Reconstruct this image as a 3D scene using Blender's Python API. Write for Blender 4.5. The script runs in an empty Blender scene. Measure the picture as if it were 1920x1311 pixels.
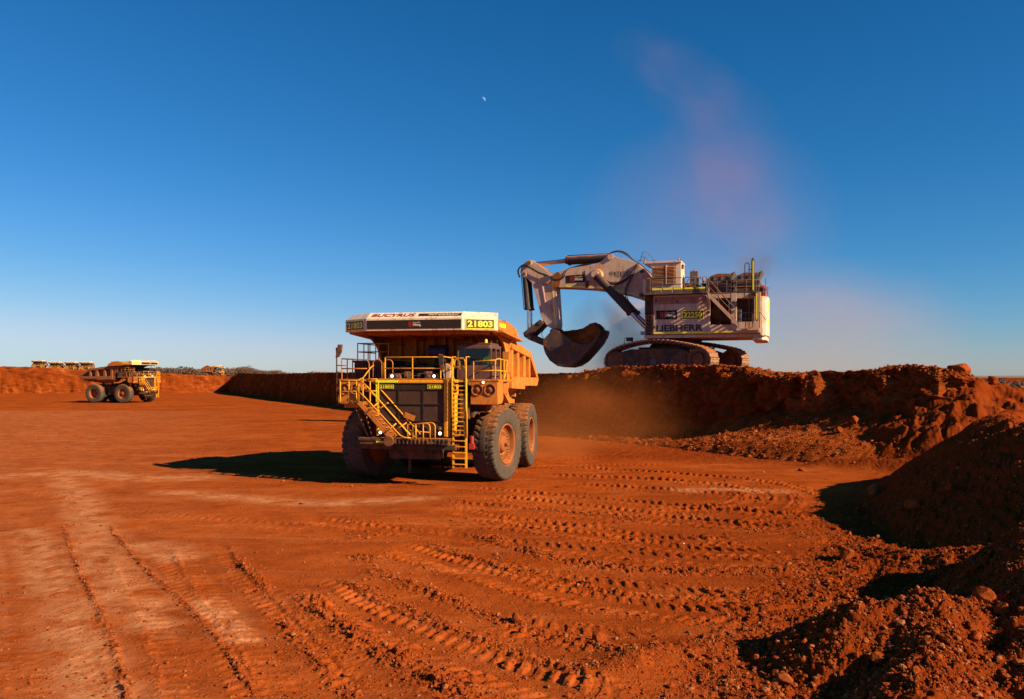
import bpy, math, random
import numpy as np
from mathutils import Vector, Matrix
random.seed(7)
rng = np.random.default_rng(11)
scene = bpy.context.scene
R = math.radians

# ------------------------------------------------------------ camera
cam_d = bpy.data.cameras.new('camera')
cam = bpy.data.objects.new('camera', cam_d)
scene.collection.objects.link(cam)
cam.location = (0, 0, 5.1)
cam.rotation_euler = (R(90), 0, 0)
cam_d.sensor_width = 36
cam_d.lens = 1535 / 1920 * 36
cam_d.shift_y = 49.5 / 1920
cam_d.clip_end = 9000
scene.camera = cam

# ------------------------------------------------------------ sky and sun
EL, AZ = R(28), math.atan2(.862, -.507)
sun_dir = Vector((math.sin(AZ) * math.cos(EL), math.cos(AZ) * math.cos(EL), math.sin(EL)))
world = bpy.data.worlds.new('World')
scene.world = world
world.use_nodes = True
nt = world.node_tree
nt.nodes.clear()
w_out = nt.nodes.new('ShaderNodeOutputWorld')
w_bg = nt.nodes.new('ShaderNodeBackground')
w_sky = nt.nodes.new('ShaderNodeTexSky')
w_sky.sky_type = 'NISHITA'
w_sky.sun_disc = False
w_sky.sun_elevation = EL
w_sky.sun_rotation = AZ
w_sky.air_density = 1.0
w_sky.dust_density = 0.1
w_sky.ozone_density = 3.0
# the sky of a deep polarised blue: each channel's contrast graded
w_sep = nt.nodes.new('ShaderNodeSeparateColor')
w_com = nt.nodes.new('ShaderNodeCombineColor')
nt.links.new(w_sky.outputs[0], w_sep.inputs[0])
for _i, (_g, _k) in enumerate(((2.0, .1036), (1.117, .592), (1.076, .935))):
    _p = nt.nodes.new('ShaderNodeMath'); _p.operation = 'POWER'; _p.inputs[1].default_value = _g
    _q = nt.nodes.new('ShaderNodeMath'); _q.operation = 'MULTIPLY'; _q.inputs[1].default_value = _k
    nt.links.new(w_sep.outputs[_i], _p.inputs[0]); nt.links.new(_p.outputs[0], _q.inputs[0])
    _r = nt.nodes.new('ShaderNodeMath'); _r.operation = 'SMOOTH_MIN'; _r.inputs[1].default_value = (5.4, 7.6, 8.6)[_i]; _r.inputs[2].default_value = 2.5
    nt.links.new(_q.outputs[0], _r.inputs[0]); nt.links.new(_r.outputs[0], w_com.inputs[_i])
nt.links.new(w_com.outputs[0], w_bg.inputs[0])
w_bg.inputs[1].default_value = 0.05
nt.links.new(w_bg.outputs[0], w_out.inputs[0])

sl = bpy.data.lights.new('sun', 'SUN')
sl.energy = 5.0
sl.angle = R(0.55)
sl.color = (1.0, 0.72, 0.42)
sun = bpy.data.objects.new('sun', sl)
sun.rotation_euler = sun_dir.to_track_quat('Z', 'Y').to_euler()
sun.location = (60, -40, 60)
scene.collection.objects.link(sun)

vs = scene.view_settings
vs.view_transform = 'Standard'
vs.look = 'None'
vs.exposure = 1.0
vs.gamma = 1
scene.cycles.max_bounces = 6
scene.cycles.diffuse_bounces = 1
scene.cycles.volume_bounces = 1
scene.cycles.transparent_max_bounces = 12
scene.cycles.volume_max_steps = 128

# ------------------------------------------------------------ materials
MATS = {}

def nodes_of(name):
    m = bpy.data.materials.new(name)
    m.use_nodes = True
    n = m.node_tree
    b = n.nodes['Principled BSDF']
    return m, n, b

def mixc(n, fac, a, b, blend='MIX'):
    x = n.nodes.new('ShaderNodeMix')
    x.data_type = 'RGBA'
    x.blend_type = blend
    for key, v in (('Factor', fac), ('A', a), ('B', b)):
        s = [i for i in x.inputs if i.name == key and (i.type == 'RGBA' if key != 'Factor' else i.type == 'VALUE')][0]
        if hasattr(v, 'is_output'):
            n.links.new(v, s)
        elif key == 'Factor':
            s.default_value = v
        else:
            s.default_value = (*v, 1) if len(v) == 3 else v
    return [o for o in x.outputs if o.type == 'RGBA'][0]

def noise(n, scale, detail=4, rough=.6, coord='Object', dist=0, stretch=None):
    tc = n.nodes.new('ShaderNodeTexCoord')
    t = n.nodes.new('ShaderNodeTexNoise')
    t.inputs['Scale'].default_value = scale
    t.inputs['Detail'].default_value = detail
    t.inputs['Roughness'].default_value = rough
    t.inputs['Distortion'].default_value = dist
    src = tc.outputs[coord]
    if stretch:
        mp = n.nodes.new('ShaderNodeMapping')
        mp.inputs['Scale'].default_value = stretch
        n.links.new(src, mp.inputs[0])
        src = mp.outputs[0]
    n.links.new(src, t.inputs['Vector'])
    return t.outputs['Fac']

def ramp(n, v, lo, hi, a=0., b=1.):
    r = n.nodes.new('ShaderNodeMapRange')
    r.inputs['From Min'].default_value = lo
    r.inputs['From Max'].default_value = hi
    r.inputs['To Min'].default_value = a
    r.inputs['To Max'].default_value = b
    n.links.new(v, r.inputs['Value'])
    return r.outputs[0]

def math_(n, op, a, b):
    m = n.nodes.new('ShaderNodeMath')
    m.operation = op
    for i, v in enumerate((a, b)):
        if hasattr(v, 'is_output'):
            n.links.new(v, m.inputs[i])
        else:
            m.inputs[i].default_value = v
    return m.outputs[0]

DUST = (0.50, 0.155, 0.024)

def paint(name, col, dust=.35, rough=.5, metal=0., dscale=1.3, spec=.4, dirt=(.06, .025, .012), upd=.35):
    m, n, b = nodes_of(name)
    f1 = noise(n, dscale, 6, .65)
    f2 = noise(n, dscale * 6, 5, .7, stretch=(1, 1, .25))
    f = math_(n, 'ADD', math_(n, 'MULTIPLY', f1, .65), math_(n, 'MULTIPLY', f2, .35))
    # loose dust lies on faces that look up
    geo = n.nodes.new('ShaderNodeNewGeometry')
    sep = n.nodes.new('ShaderNodeSeparateXYZ')
    n.links.new(geo.outputs['Normal'], sep.inputs[0])
    up = ramp(n, sep.outputs['Z'], .2, .95, 0, upd)
    f = math_(n, 'ADD', f, up)
    lo = .62 - dust * .45
    c = mixc(n, ramp(n, f, lo, lo + .32, 0, .95), col, DUST)
    g = noise(n, dscale * 2.7, 8, .75, stretch=(1.4, 1.4, .35))
    c = mixc(n, ramp(n, g, .50, .70, 0, .7), c, dirt)
    g2 = noise(n, dscale * 9, 6, .8, stretch=(2.2, 2.2, .12))
    c = mixc(n, ramp(n, g2, .56, .70, 0, .4), c, tuple(v * .6 for v in dirt))
    n.links.new(c, b.inputs['Base Color'])
    n.links.new(ramp(n, f, .35, .7, rough, .9), b.inputs['Roughness'])
    b.inputs['Metallic'].default_value = metal
    b.inputs['Specular IOR Level'].default_value = spec
    MATS[name] = m
    return m

def plain(name, col, rough=.6, metal=0., emit=None, estr=0):
    m, n, b = nodes_of(name)
    f = noise(n, 6, 4)
    c = mixc(n, ramp(n, f, .45, .75, 0, .5), col, tuple(.5 * x + .5 * y for x, y in zip(col, (.25, .09, .03))))
    n.links.new(c, b.inputs['Base Color'])
    b.inputs['Roughness'].default_value = rough
    b.inputs['Metallic'].default_value = metal
    if emit:
        b.inputs['Emission Color'].default_value = (*emit, 1)
        b.inputs['Emission Strength'].default_value = estr
    MATS[name] = m
    return m

paint('truck_yellow', (.78, .35, .01), .28, dirt=(.12, .04, .012))
paint('truck_rail', (.74, .36, .012), .22)
paint('truck_orange', (.80, .27, .022), .55, dirt=(.10, .028, .010))
paint('body_orange', (.95, .31, .03), .5, .7, dirt=(.25, .06, .012))
paint('white_paint', (.66, .56, .44), .28, .45)
paint('visor_paint', (.70, .58, .43), .02, .4, upd=.0)
paint('ex_white', (.52, .41, .315), .38, .55, dscale=.8, dirt=(.16, .07, .04))
paint('ex_grey', (.13, .12, .115), .3, .6)
paint('ex_dark', (.035, .030, .028), .4, .6)
paint('cab_paint', (.15, .07, .065), .15, .45)
paint('chassis', (.045, .03, .025), .4, .8)
paint('dark_steel', (.05, .04, .04), .4, .7)
paint('track_steel', (.07, .05, .045), .6, .7)
paint('track_pad', (.40, .30, .22), .45, .5, metal=.3)
paint('black_panel', (.035, .025, .02), .15, .7, spec=.15)
paint('rubber', (.11, .09, .073), .16, .9, spec=.15, dscale=.9)
paint('hub', (.30, .10, .035), .5, .8)
paint('dusty_panel', (.52, .30, .15), .4, .7)
paint('dusty_tray', (.30, .115, .045), .35, .85)
paint('bucket_steel', (.12, .085, .07), .35, .6, metal=.2)
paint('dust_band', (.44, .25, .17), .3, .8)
plain('tube_hose', (.03, .022, .02), .6)
paint('cylinder_black', (.045, .042, .04), .10, .45)
plain('dark_glass', (.012, .03, .045), .12)
plain('chrome', (.75, .75, .78), .18, .95)
plain('lime', (.62, .85, .02), .5, emit=(.5, .8, .02), estr=.0)
plain('hivis_yellow', (.85, .78, .02), .5)
plain('plate_yellow', (.80, .72, .02), .5)
plain('plate_black', (.02, .02, .02), .5)
plain('text_red', (.35, .01, .01), .5)
plain('text_black', (.02, .02, .02), .5)
plain('text_white', (.75, .66, .55), .5)
plain('logo_red', (.40, .03, .02), .5)
plain('lamp_on', (.9, .9, .9), .3, emit=(1, .93, .8), estr=2.2)
plain('lamp_off', (.35, .33, .3), .2, .3)
plain('amber', (.9, .45, .02), .3, emit=(1, .5, .05), estr=.5)
plain('red_lens', (.7, .06, .02), .3)
plain('orange_tag', (.85, .25, .03), .5)
plain('skin', (.45, .24, .16), .6)
plain('shirt', (.70, .85, .03), .8)
plain('trousers', (.03, .04, .09), .8)
plain('hat', (.8, .8, .78), .4)
plain('hat_blue', (.015, .025, .10), .6)

def settle(k=.70, skip=('plate_yellow', 'hivis_yellow', 'lime', 'lamp_on', 'amber', 'visor_paint', 'truck_rail', 'truck_yellow', 'ex_white', 'white_paint', 'hat')):
    """bring the base colours to real-world reflectances"""
    for name, m in MATS.items():
        if name in skip: continue
        n = m.node_tree
        b = n.nodes.get('Principled BSDF')
        if b is None or not b.inputs['Base Color'].is_linked: continue
        src = b.inputs['Base Color'].links[0].from_socket
        n.links.new(mixc(n, 1., src, (k, k, k), 'MULTIPLY'), b.inputs['Base Color'])

def glass_mat():
    m, n, b = nodes_of('glass')
    n.nodes.remove(b)
    out = n.nodes['Material Output']
    tr = n.nodes.new('ShaderNodeBsdfTransparent'); tr.inputs[0].default_value = (.50, .62, .68, 1)
    gl = n.nodes.new('ShaderNodeBsdfGlossy'); gl.inputs['Roughness'].default_value = .03
    gl.inputs[0].default_value = (.8, .9, 1, 1)
    fr = n.nodes.new('ShaderNodeFresnel'); fr.inputs[0].default_value = 1.45
    mx = n.nodes.new('ShaderNodeMixShader')
    n.links.new(fr.outputs[0], mx.inputs[0]); n.links.new(tr.outputs[0], mx.inputs[1]); n.links.new(gl.outputs[0], mx.inputs[2])
    n.links.new(mx.outputs[0], out.inputs[0])
    MATS['glass'] = m
glass_mat()

def mesh_grille():
    m, n, b = nodes_of('mesh_grille')
    tc = n.nodes.new('ShaderNodeTexCoord')
    hs = []
    for sx in (1, -1):
        mp = n.nodes.new('ShaderNodeMapping')
        mp.inputs['Rotation'].default_value = (0, R(45 * sx), 0)
        n.links.new(tc.outputs['Object'], mp.inputs[0])
        wv = n.nodes.new('ShaderNodeTexWave')
        wv.inputs['Scale'].default_value = 5.0
        n.links.new(mp.outputs[0], wv.inputs[0])
        hs.append(wv.outputs['Fac'])
    mxx = math_(n, 'MAXIMUM', hs[0], hs[1])
    f = ramp(n, mxx, .72, .95)
    c = mixc(n, f, (.010, .005, .004), (.12, .045, .02))
    c = mixc(n, ramp(n, noise(n, 1.5, 5), .5, .75, 0, .5), c, (.2, .08, .03))
    n.links.new(c, b.inputs['Base Color'])
    b.inputs['Roughness'].default_value = .8
    bp = n.nodes.new('ShaderNodeBump'); bp.inputs['Strength'].default_value = .6
    n.links.new(f, bp.inputs['Height']); n.links.new(bp.outputs[0], b.inputs['Normal'])
    MATS['mesh_grille'] = m
mesh_grille()

def dirt_mat(name, pale=False, dark=1., scale=1.0):
    m, n, b = nodes_of(name)
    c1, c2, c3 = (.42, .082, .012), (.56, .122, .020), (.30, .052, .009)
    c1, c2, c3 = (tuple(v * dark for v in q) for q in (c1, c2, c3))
    f1 = noise(n, .09 * scale, 6, .6, dist=.4)
    f2 = noise(n, .9 * scale, 8, .7, dist=.3)
    f3 = noise(n, 14 * scale, 6, .75)
    c = mixc(n, ramp(n, f1, .38, .62), c1, c2)
    c = mixc(n, ramp(n, f2, .45, .7, 0, .75), c, c3)
    f4 = noise(n, .45, 7, .72, stretch=(.35, 1.6, 1), dist=.6)
    f5 = noise(n, .22, 9, .78, dist=1.0)
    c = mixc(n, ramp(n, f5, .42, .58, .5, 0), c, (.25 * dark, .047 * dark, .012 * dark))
    c = mixc(n, ramp(n, f4, .50, .66, 0, .6), c, (.60, .165, .045))
    if pale:
        at = n.nodes.new('ShaderNodeAttribute'); at.attribute_name = 'pale'
        pf = math_(n, 'MULTIPLY', at.outputs['Fac'], ramp(n, noise(n, 1.1, 8, .72, dist=.5), .36, .62))
        c = mixc(n, ramp(n, pf, 0, .8, 0, .95), c, (.68, .29, .13))
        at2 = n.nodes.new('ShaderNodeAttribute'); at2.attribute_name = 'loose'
        c = mixc(n, ramp(n, at2.outputs['Fac'], 0, 1, 0, .8), c, (.19, .030, .006))  # dark tone of loose soil, deepened to paint shade on the right side
    # small gravel
    vo = n.nodes.new('ShaderNodeTexVoronoi'); vo.inputs['Scale'].default_value = 9 * scale
    vo.inputs['Randomness'].default_value = 1
    tc = n.nodes.new('ShaderNodeTexCoord'); n.links.new(tc.outputs['Object'], vo.inputs['Vector'])
    st = ramp(n, vo.outputs['Distance'], .30, .12)
    stm = math_(n, 'MULTIPLY', st, ramp(n, f2, .45, .6))
    c = mixc(n, math_(n, 'MULTIPLY', stm, ramp(n, f3, .4, .6, 0, .6)), c, (.52, .15, .05))
    n.links.new(c, b.inputs['Base Color'])
    b.inputs['Roughness'].default_value = .95
    b.inputs['Specular IOR Level'].default_value = .0
    h = math_(n, 'ADD', math_(n, 'MULTIPLY', f3, .5), math_(n, 'MULTIPLY', stm, .5))
    h = math_(n, 'ADD', h, math_(n, 'MULTIPLY', f2, 1.5))
    bp = n.nodes.new('ShaderNodeBump'); bp.inputs['Strength'].default_value = .8
    bp.inputs['Distance'].default_value = .07 / scale
    n.links.new(h, bp.inputs['Height']); n.links.new(bp.outputs[0], b.inputs['Normal'])
    MATS[name] = m
    return m
dirt_mat('pit_floor', pale=True)
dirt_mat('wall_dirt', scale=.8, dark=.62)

def rock_mat():
    m, n, b = nodes_of('rock')
    f = noise(n, 2.2, 7, .7)
    at = n.nodes.new('ShaderNodeAttribute'); at.attribute_name = 'tint'
    c = mixc(n, ramp(n, f, .35, .65), (.22, .042, .009), (.45, .105, .026))
    c = mixc(n, ramp(n, at.outputs['Fac'], .6, 1, 0, .6), c, (.52, .22, .10))
    n.links.new(c, b.inputs['Base Color'])
    b.inputs['Roughness'].default_value = .9
    b.inputs['Specular IOR Level'].default_value = .0
    bp = n.nodes.new('ShaderNodeBump'); bp.inputs['Strength'].default_value = .6; bp.inputs['Distance'].default_value = .05
    n.links.new(noise(n, 9, 6), bp.inputs['Height']); n.links.new(bp.outputs[0], b.inputs['Normal'])
    MATS['rock'] = m
rock_mat()

def leaf_mat():
    m, n, b = nodes_of('scrub_leaf')
    at = n.nodes.new('ShaderNodeAttribute'); at.attribute_name = 'tint'
    c = mixc(n, at.outputs['Fac'], (.13, .075, .05), (.19, .115, .075))
    n.links.new(c, b.inputs['Base Color']); b.inputs['Roughness'].default_value = .9
    MATS['scrub_leaf'] = m
leaf_mat()

settle()

# ------------------------------------------------------------ mesh helpers
class MB:
    """collects shapes; build() links them as ONE mesh object"""
    def __init__(self):
        self.v, self.f, self.m, self.s = [], [], [], []
        self.brk = []
    def add(self, vs_, fs, mi=0, smooth=False, mat=None):
        o = len(self.v)
        if mat is not None:
            vs_ = [mat @ Vector(p) for p in vs_]
        self.v += [tuple(p) for p in vs_]
        self.f += [tuple(i + o for i in f) for f in fs]
        self.m += [mi] * len(fs)
        self.s += [smooth] * len(fs)
        return self
    def box(self, x0, x1, y0, y1, z0, z1, mi=0, mat=None):
        v = [(x, y, z) for z in (z0, z1) for y in (y0, y1) for x in (x0, x1)]
        f = [(0, 2, 3, 1), (4, 5, 7, 6), (0, 1, 5, 4), (2, 6, 7, 3), (0, 4, 6, 2), (1, 3, 7, 5)]
        return self.add(v, f, mi, mat=mat)
    def prism(self, poly, a, b, axis='y', mi=0, mat=None, poly2=None):
        """poly: 2D points in the plane across the axis, run from a to b"""
        q = poly2 or poly
        if axis == 'y':
            v = [(p[0], a, p[1]) for p in poly] + [(p[0], b, p[1]) for p in q]
        elif axis == 'x':
            v = [(a, p[0], p[1]) for p in poly] + [(b, p[0], p[1]) for p in q]
        else:
            v = [(p[0], p[1], a) for p in poly] + [(p[0], p[1], b) for p in q]
        n = len(poly)
        f = [tuple(range(n))[::-1], tuple(range(n, 2 * n))]
        f += [(i, (i + 1) % n, n + (i + 1) % n, n + i) for i in range(n)]
        return self.add(v, f, mi, mat=mat)
    def cyl(self, p0, p1, r0, r1=None, n=12, mi=0, smooth=True, caps=True):
        r1 = r0 if r1 is None else r1
        p0, p1 = Vector(p0), Vector(p1)
        d = (p1 - p0).normalized()
        a = d.orthogonal().normalized(); b = d.cross(a)
        v = []
        for p, r in ((p0, r0), (p1, r1)):
            for i in range(n):
                t = 2 * math.pi * i / n
                v.append(p + (a * math.cos(t) + b * math.sin(t)) * r)
        self.add(v, [(i, (i + 1) % n, n + (i + 1) % n, n + i) for i in range(n)], mi, smooth)
        if caps:
            self.add(v[:n], [tuple(range(n))[::-1]], mi); self.add(v[n:], [tuple(range(n))], mi)
        return self
    def tube(self, pts, r, n=6, mi=0, closed=False):
        pts = [Vector(p) for p in pts]
        k = len(pts)
        v = []
        ref = None
        for i, p in enumerate(pts):
            if closed:
                d = (pts[(i + 1) % k] - pts[i - 1])
            else:
                d = (pts[min(i + 1, k - 1)] - pts[max(i - 1, 0)])
            d = d.normalized()
            if ref is None:
                ref = d.orthogonal().normalized()
            ref = (ref - d * ref.dot(d))
            ref = ref.normalized() if ref.length > 1e-6 else d.orthogonal().normalized()
            b = d.cross(ref)
            for j in range(n):
                t = 2 * math.pi * j / n
                v.append(p + (ref * math.cos(t) + b * math.sin(t)) * r)
        f = []
        for i in range(k if closed else k - 1):
            i2 = (i + 1) % k
            for j in range(n):
                f.append((i * n + j, i * n + (j + 1) % n, i2 * n + (j + 1) % n, i2 * n + j))
        if not closed:
            f += [tuple(range(n))[::-1], tuple(range((k - 1) * n, k * n))]
        return self.add(v, f, mi, n > 5)
    def lathe_x(self, prof, n=32, mi=0, x=0., y=0., z=0., smooth=True):
        """prof: (x, r) points spun about the x axis"""
        v = []
        for i in range(n):
            t = 2 * math.pi * i / n
            c, s = math.cos(t), math.sin(t)
            v += [(x + a, y + r * c, z + r * s) for a, r in prof]
        m = len(prof)
        f = [(i * m + j, i * m + j + 1, ((i + 1) % n) * m + j + 1, ((i + 1) % n) * m + j) for i in range(n) for j in range(m - 1)]
        return self.add(v, f, mi, smooth)
    def build_each(self, name, mats, parent=None, bevel=0):
        """every shape added becomes an object of its own"""
        out = []
        for (v0, v1, f0, f1) in self.cuts():
            q = MB(); q.v = self.v[v0:v1]; q.f = [tuple(i - v0 for i in f) for f in self.f[f0:f1]]; q.m = self.m[f0:f1]; q.s = self.s[f0:f1]
            out.append(q.build(name, mats, parent, bevel))
        return out
    def cuts(self):
        """ranges of connected shapes (in the order they were added)"""
        used = {}
        lo = [min(f) for f in self.f]; hi = [max(f) for f in self.f]
        marks, cur, start_f, start_v = [], 0, 0, 0
        mx = -1
        for k in range(len(self.f)):
            if k and lo[k] > mx and self.brk.count(lo[k]):
                marks.append((start_v, lo[k], start_f, k)); start_v, start_f = lo[k], k
            mx = max(mx, hi[k])
        marks.append((start_v, len(self.v), start_f, len(self.f)))
        return marks
    def next(self):
        self.brk.append(len(self.v)); return self
    def build(self, name, mats, parent=None, bevel=0, loc=None):
        me = bpy.data.meshes.new(name)
        me.from_pydata(self.v, [], self.f)
        for mn in ([mats] if isinstance(mats, str) else mats):
            me.materials.append(MATS[mn])
        me.polygons.foreach_set('material_index', self.m)
        me.polygons.foreach_set('use_smooth', self.s)
        me.update()
        o = bpy.data.objects.new(name, me)
        scene.collection.objects.link(o)
        if parent is not None:
            o.parent = parent
        if loc is not None:
            o.location = loc
        if bevel:
            bv = o.modifiers.new('bevel', 'BEVEL')
            bv.width = bevel; bv.segments = 2; bv.limit_method = 'ANGLE'; bv.angle_limit = R(40)
            bv.harden_normals = False
        return o

def arc(c, r, a0, a1, n=8):
    return [(c[0] + r * math.cos(R(a0 + (a1 - a0) * i / n)), c[1] + r * math.sin(R(a0 + (a1 - a0) * i / n))) for i in range(n + 1)]

def tag(o, label=None, cat=None, group=None, kind=None):
    if label: o['label'] = label
    if cat: o['category'] = cat
    if group: o['group'] = group
    if kind: o['kind'] = kind
    return o

def empty(name, loc, rz=0, label=None, cat=None, group=None):
    o = bpy.data.objects.new(name, None)
    scene.collection.objects.link(o)
    o.location = loc
    o.rotation_euler = (0, 0, rz)
    o.empty_display_size = .5
    return tag(o, label, cat, group)

def array_mesh(name, verts, faces, mats, smooth=True, attrs=None):
    """numpy arrays to a mesh object; faces (k,4) or (k,3)"""
    me = bpy.data.meshes.new(name)
    nv, nf, k = len(verts), len(faces), faces.shape[1]
    me.vertices.add(nv)
    me.vertices.foreach_set('co', verts.astype(np.float32).ravel())
    me.loops.add(nf * k)
    me.loops.foreach_set('vertex_index', faces.astype(np.int32).ravel())
    me.polygons.add(nf)
    me.polygons.foreach_set('loop_start', np.arange(0, nf * k, k, dtype=np.int32))
    me.polygons.foreach_set('loop_total', np.full(nf, k, dtype=np.int32))
    me.polygons.foreach_set('use_smooth', np.full(nf, smooth))
    for a, val in (attrs or {}).items():
        at = me.attributes.new(a, 'FLOAT', 'POINT')
        at.data.foreach_set('value', val.astype(np.float32))
    me.update(calc_edges=True)
    for mn in mats:
        me.materials.append(MATS[mn])
    o = bpy.data.objects.new(name, me)
    scene.collection.objects.link(o)
    return o

# text as mesh data: (verts, faces) in the xy plane, 1 unit high capitals, centred
_tx = {}
def text_geo(s, bold=.02, shear=0.):
    if (s, bold, shear) in _tx: return _tx[(s, bold, shear)]
    cu = bpy.data.curves.new('t', 'FONT')
    cu.body = s; cu.size = 1; cu.offset = bold; cu.shear = shear; cu.resolution_u = 3; cu.fill_mode = 'FRONT'
    ob = bpy.data.objects.new('t', cu)
    scene.collection.objects.link(ob)
    bpy.context.view_layer.update()
    dg = bpy.context.evaluated_depsgraph_get()
    me = ob.evaluated_get(dg).to_mesh()
    v = np.array([tuple(p.co) for p in me.vertices]); f = [tuple(p.vertices) for p in me.polygons]
    ob.evaluated_get(dg).to_mesh_clear()
    bpy.data.objects.remove(ob); bpy.data.curves.remove(cu)
    lo, hi = v.min(0), v.max(0)
    v = (v - (lo + hi) / 2) / np.maximum(hi - lo, 1e-6)
    _tx[(s, bold, shear)] = (v, f)
    return v, f

def frame(o, x, n):
    """matrix: local x along x, local z out of the face along n"""
    x = Vector(x).normalized(); n = Vector(n); n = (n - x * n.dot(x)).normalized(); y = n.cross(x)
    return Matrix(((x.x, y.x, n.x, o[0]), (x.y, y.y, n.y, o[1]), (x.z, y.z, n.z, o[2]), (0, 0, 0, 1)))

def put_text(mb, M, s, cx, cy, w, h, mi, z=.02, bold=.02, shear=0.):
    v, f = text_geo(s, bold, shear)
    mb.add([(cx + p[0] * w, cy + p[1] * h, z) for p in v], f, mi, mat=M)

def plate(mb, M, w, h, s, bg, tx, bd=None, t=.02, fill=.9, bold=.035, fh=.74):
    """number plate: backing, optional border, text"""
    mb.box(-w / 2, w / 2, -h / 2, h / 2, 0, t, bg, mat=M)
    if bd is not None:
        e = h * .07
        for a in ((-w / 2 - e, w / 2 + e, h / 2, h / 2 + e), (-w / 2 - e, w / 2 + e, -h / 2 - e, -h / 2), (-w / 2 - e, -w / 2, -h / 2, h / 2), (w / 2, w / 2 + e, -h / 2, h / 2)):
            mb.box(*a, 0, t + .004, bd, mat=M)
    if s: put_text(mb, M, s, 0, 0, w * fill, h * fh, tx, t + .008, bold)

def logo_board(mb, M, w, h, bg, red, white, ox=0., board=True, small_left=None):
    """black board with a red wave emblem and the words DownerEDI / Mining"""
    if board: mb.box(-w / 2, w / 2, -h / 2, h / 2, 0, .02, bg, mat=M)
    s = h
    for i in range(3):                                  # three zig-zag waves
        x0 = ox - s * .78 + i * s * .22
        pts = [(x0, .34 * s), (x0 + .11 * s, .2 * s), (x0 + .02 * s, .0), (x0 + .11 * s, -.18 * s), (x0 + .02 * s, -.34 * s)]
        q = [(a + .13 * s, b) for a, b in pts]
        n = len(pts)
        mb.add([(a, b, .03) for a, b in pts + q], [(j, j + 1, n + j + 1, n + j) for j in range(n - 1)], red, mat=M)
    put_text(mb, M, 'DownerEDI', ox + s * .42, .24 * s, s * .98, s * .2, white, .03, .01)
    put_text(mb, M, 'Mining', ox + s * .47, -.12 * s, s * 1.1, s * .42, white, .03, .045)
# ------------------------------------------------------------ numpy noise
_pr = np.random.default_rng(5)
_P = _pr.permutation(256)
_P = np.concatenate([_P, _P, _P])
_G = _pr.normal(size=(256, 3)); _G /= np.linalg.norm(_G, axis=1)[:, None]

def perlin(x, y, z=0.):
    x, y, z = np.broadcast_arrays(x, y, z)
    xi, yi, zi = np.floor(x).astype(np.int64), np.floor(y).astype(np.int64), np.floor(z).astype(np.int64)
    xf, yf, zf = x - xi, y - yi, z - zi
    xi &= 255; yi &= 255; zi &= 255
    u, v, w = (t * t * t * (t * (t * 6 - 15) + 10) for t in (xf, yf, zf))
    def g(i, j, k):
        h = _P[_P[_P[xi + i] + yi + j] + zi + k]
        q = _G[h]
        return q[..., 0] * (xf - i) + q[..., 1] * (yf - j) + q[..., 2] * (zf - k)
    def l(a, b, t): return a + t * (b - a)
    x00 = l(g(0, 0, 0), g(1, 0, 0), u); x10 = l(g(0, 1, 0), g(1, 1, 0), u)
    x01 = l(g(0, 0, 1), g(1, 0, 1), u); x11 = l(g(0, 1, 1), g(1, 1, 1), u)
    return l(l(x00, x10, v), l(x01, x11, v), w)

def fbm(x, y, z=0., o=4, ridged=False):
    s, a, t = 0., 1., 0.
    for i in range(o):
        n = perlin(x * 2 ** i + 17.3 * i, y * 2 ** i + 5.1 * i, np.asarray(z) * 2 ** i + 3.7 * i)
        s = s + a * ((1 - 2 * np.abs(n)) if ridged else n)
        t += a; a *= .5
    return s / t

def cells(x, y, z, seed=0):
    """a random value held constant over each Voronoi cell"""
    x, y, z = np.broadcast_arrays(x, y, z)
    xi, yi, zi = (np.floor(t).astype(np.int64) for t in (x, y, z))
    best = np.full(x.shape, 1e9); val = np.zeros(x.shape)
    for i in (-1, 0, 1):
        for j in (-1, 0, 1):
            for k in (-1, 0, 1):
                a, b, c = (xi + i) & 255, (yi + j) & 255, (zi + k + seed) & 255
                h = _P[_P[_P[a] + b] + c]
                d = (xi + i + _P[h] / 255. - x) ** 2 + (yi + j + _P[h + 1] / 255. - y) ** 2 + (zi + k + _P[h + 2] / 255. - z) ** 2
                m = d < best
                best = np.where(m, d, best); val = np.where(m, _P[h + 7] / 255., val)
    return val

def sstep(a, b, x):
    t = np.clip((x - a) / (b - a), 0, 1)
    return t * t * (3 - 2 * t)

def polydist(x, y, pts, extra=None):
    """distance to a polyline, arc length along it, side, and an interpolated value"""
    best = np.full(x.shape, 1e9); al = np.zeros(x.shape); sd = np.zeros(x.shape); ev = np.zeros(x.shape)
    acc = 0.
    tt = np.zeros(x.shape)
    for i in range(len(pts) - 1):
        ax, ay = pts[i][:2]; bx, by = pts[i + 1][:2]
        dx, dy = bx - ax, by - ay; L = math.hypot(dx, dy)
        t = ((x - ax) * dx + (y - ay) * dy) / (L * L)
        tc = np.clip(t, 0, 1)
        px, py = x - ax - tc * dx, y - ay - tc * dy
        d = np.hypot(px, py)
        m = d < best
        best = np.where(m, d, best); al = np.where(m, acc + tc * L, al)
        sd = np.where(m, np.sign(dx * (y - ay) - dy * (x - ax)), sd)
        if extra is not None: ev = np.where(m, extra[i] + tc * (extra[i + 1] - extra[i]), ev)
        acc += L
    return best, al, sd, ev, acc

def smooth_path(pts, n=6):
    """Catmull-Rom through the points"""
    p = [np.array(q, float) for q in pts]
    p = [2 * p[0] - p[1]] + p + [2 * p[-1] - p[-2]]
    out = []
    for i in range(1, len(p) - 2):
        for k in range(n):
            t = k / n
            out.append(.5 * (2 * p[i] + (p[i + 1] - p[i - 1]) * t + (2 * p[i - 1] - 5 * p[i] + 4 * p[i + 1] - p[i + 2]) * t * t + (3 * p[i] - p[i - 1] - 3 * p[i + 1] + p[i + 2]) * t ** 3))
    out.append(p[-2])
    return [tuple(q) for q in out]

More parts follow.
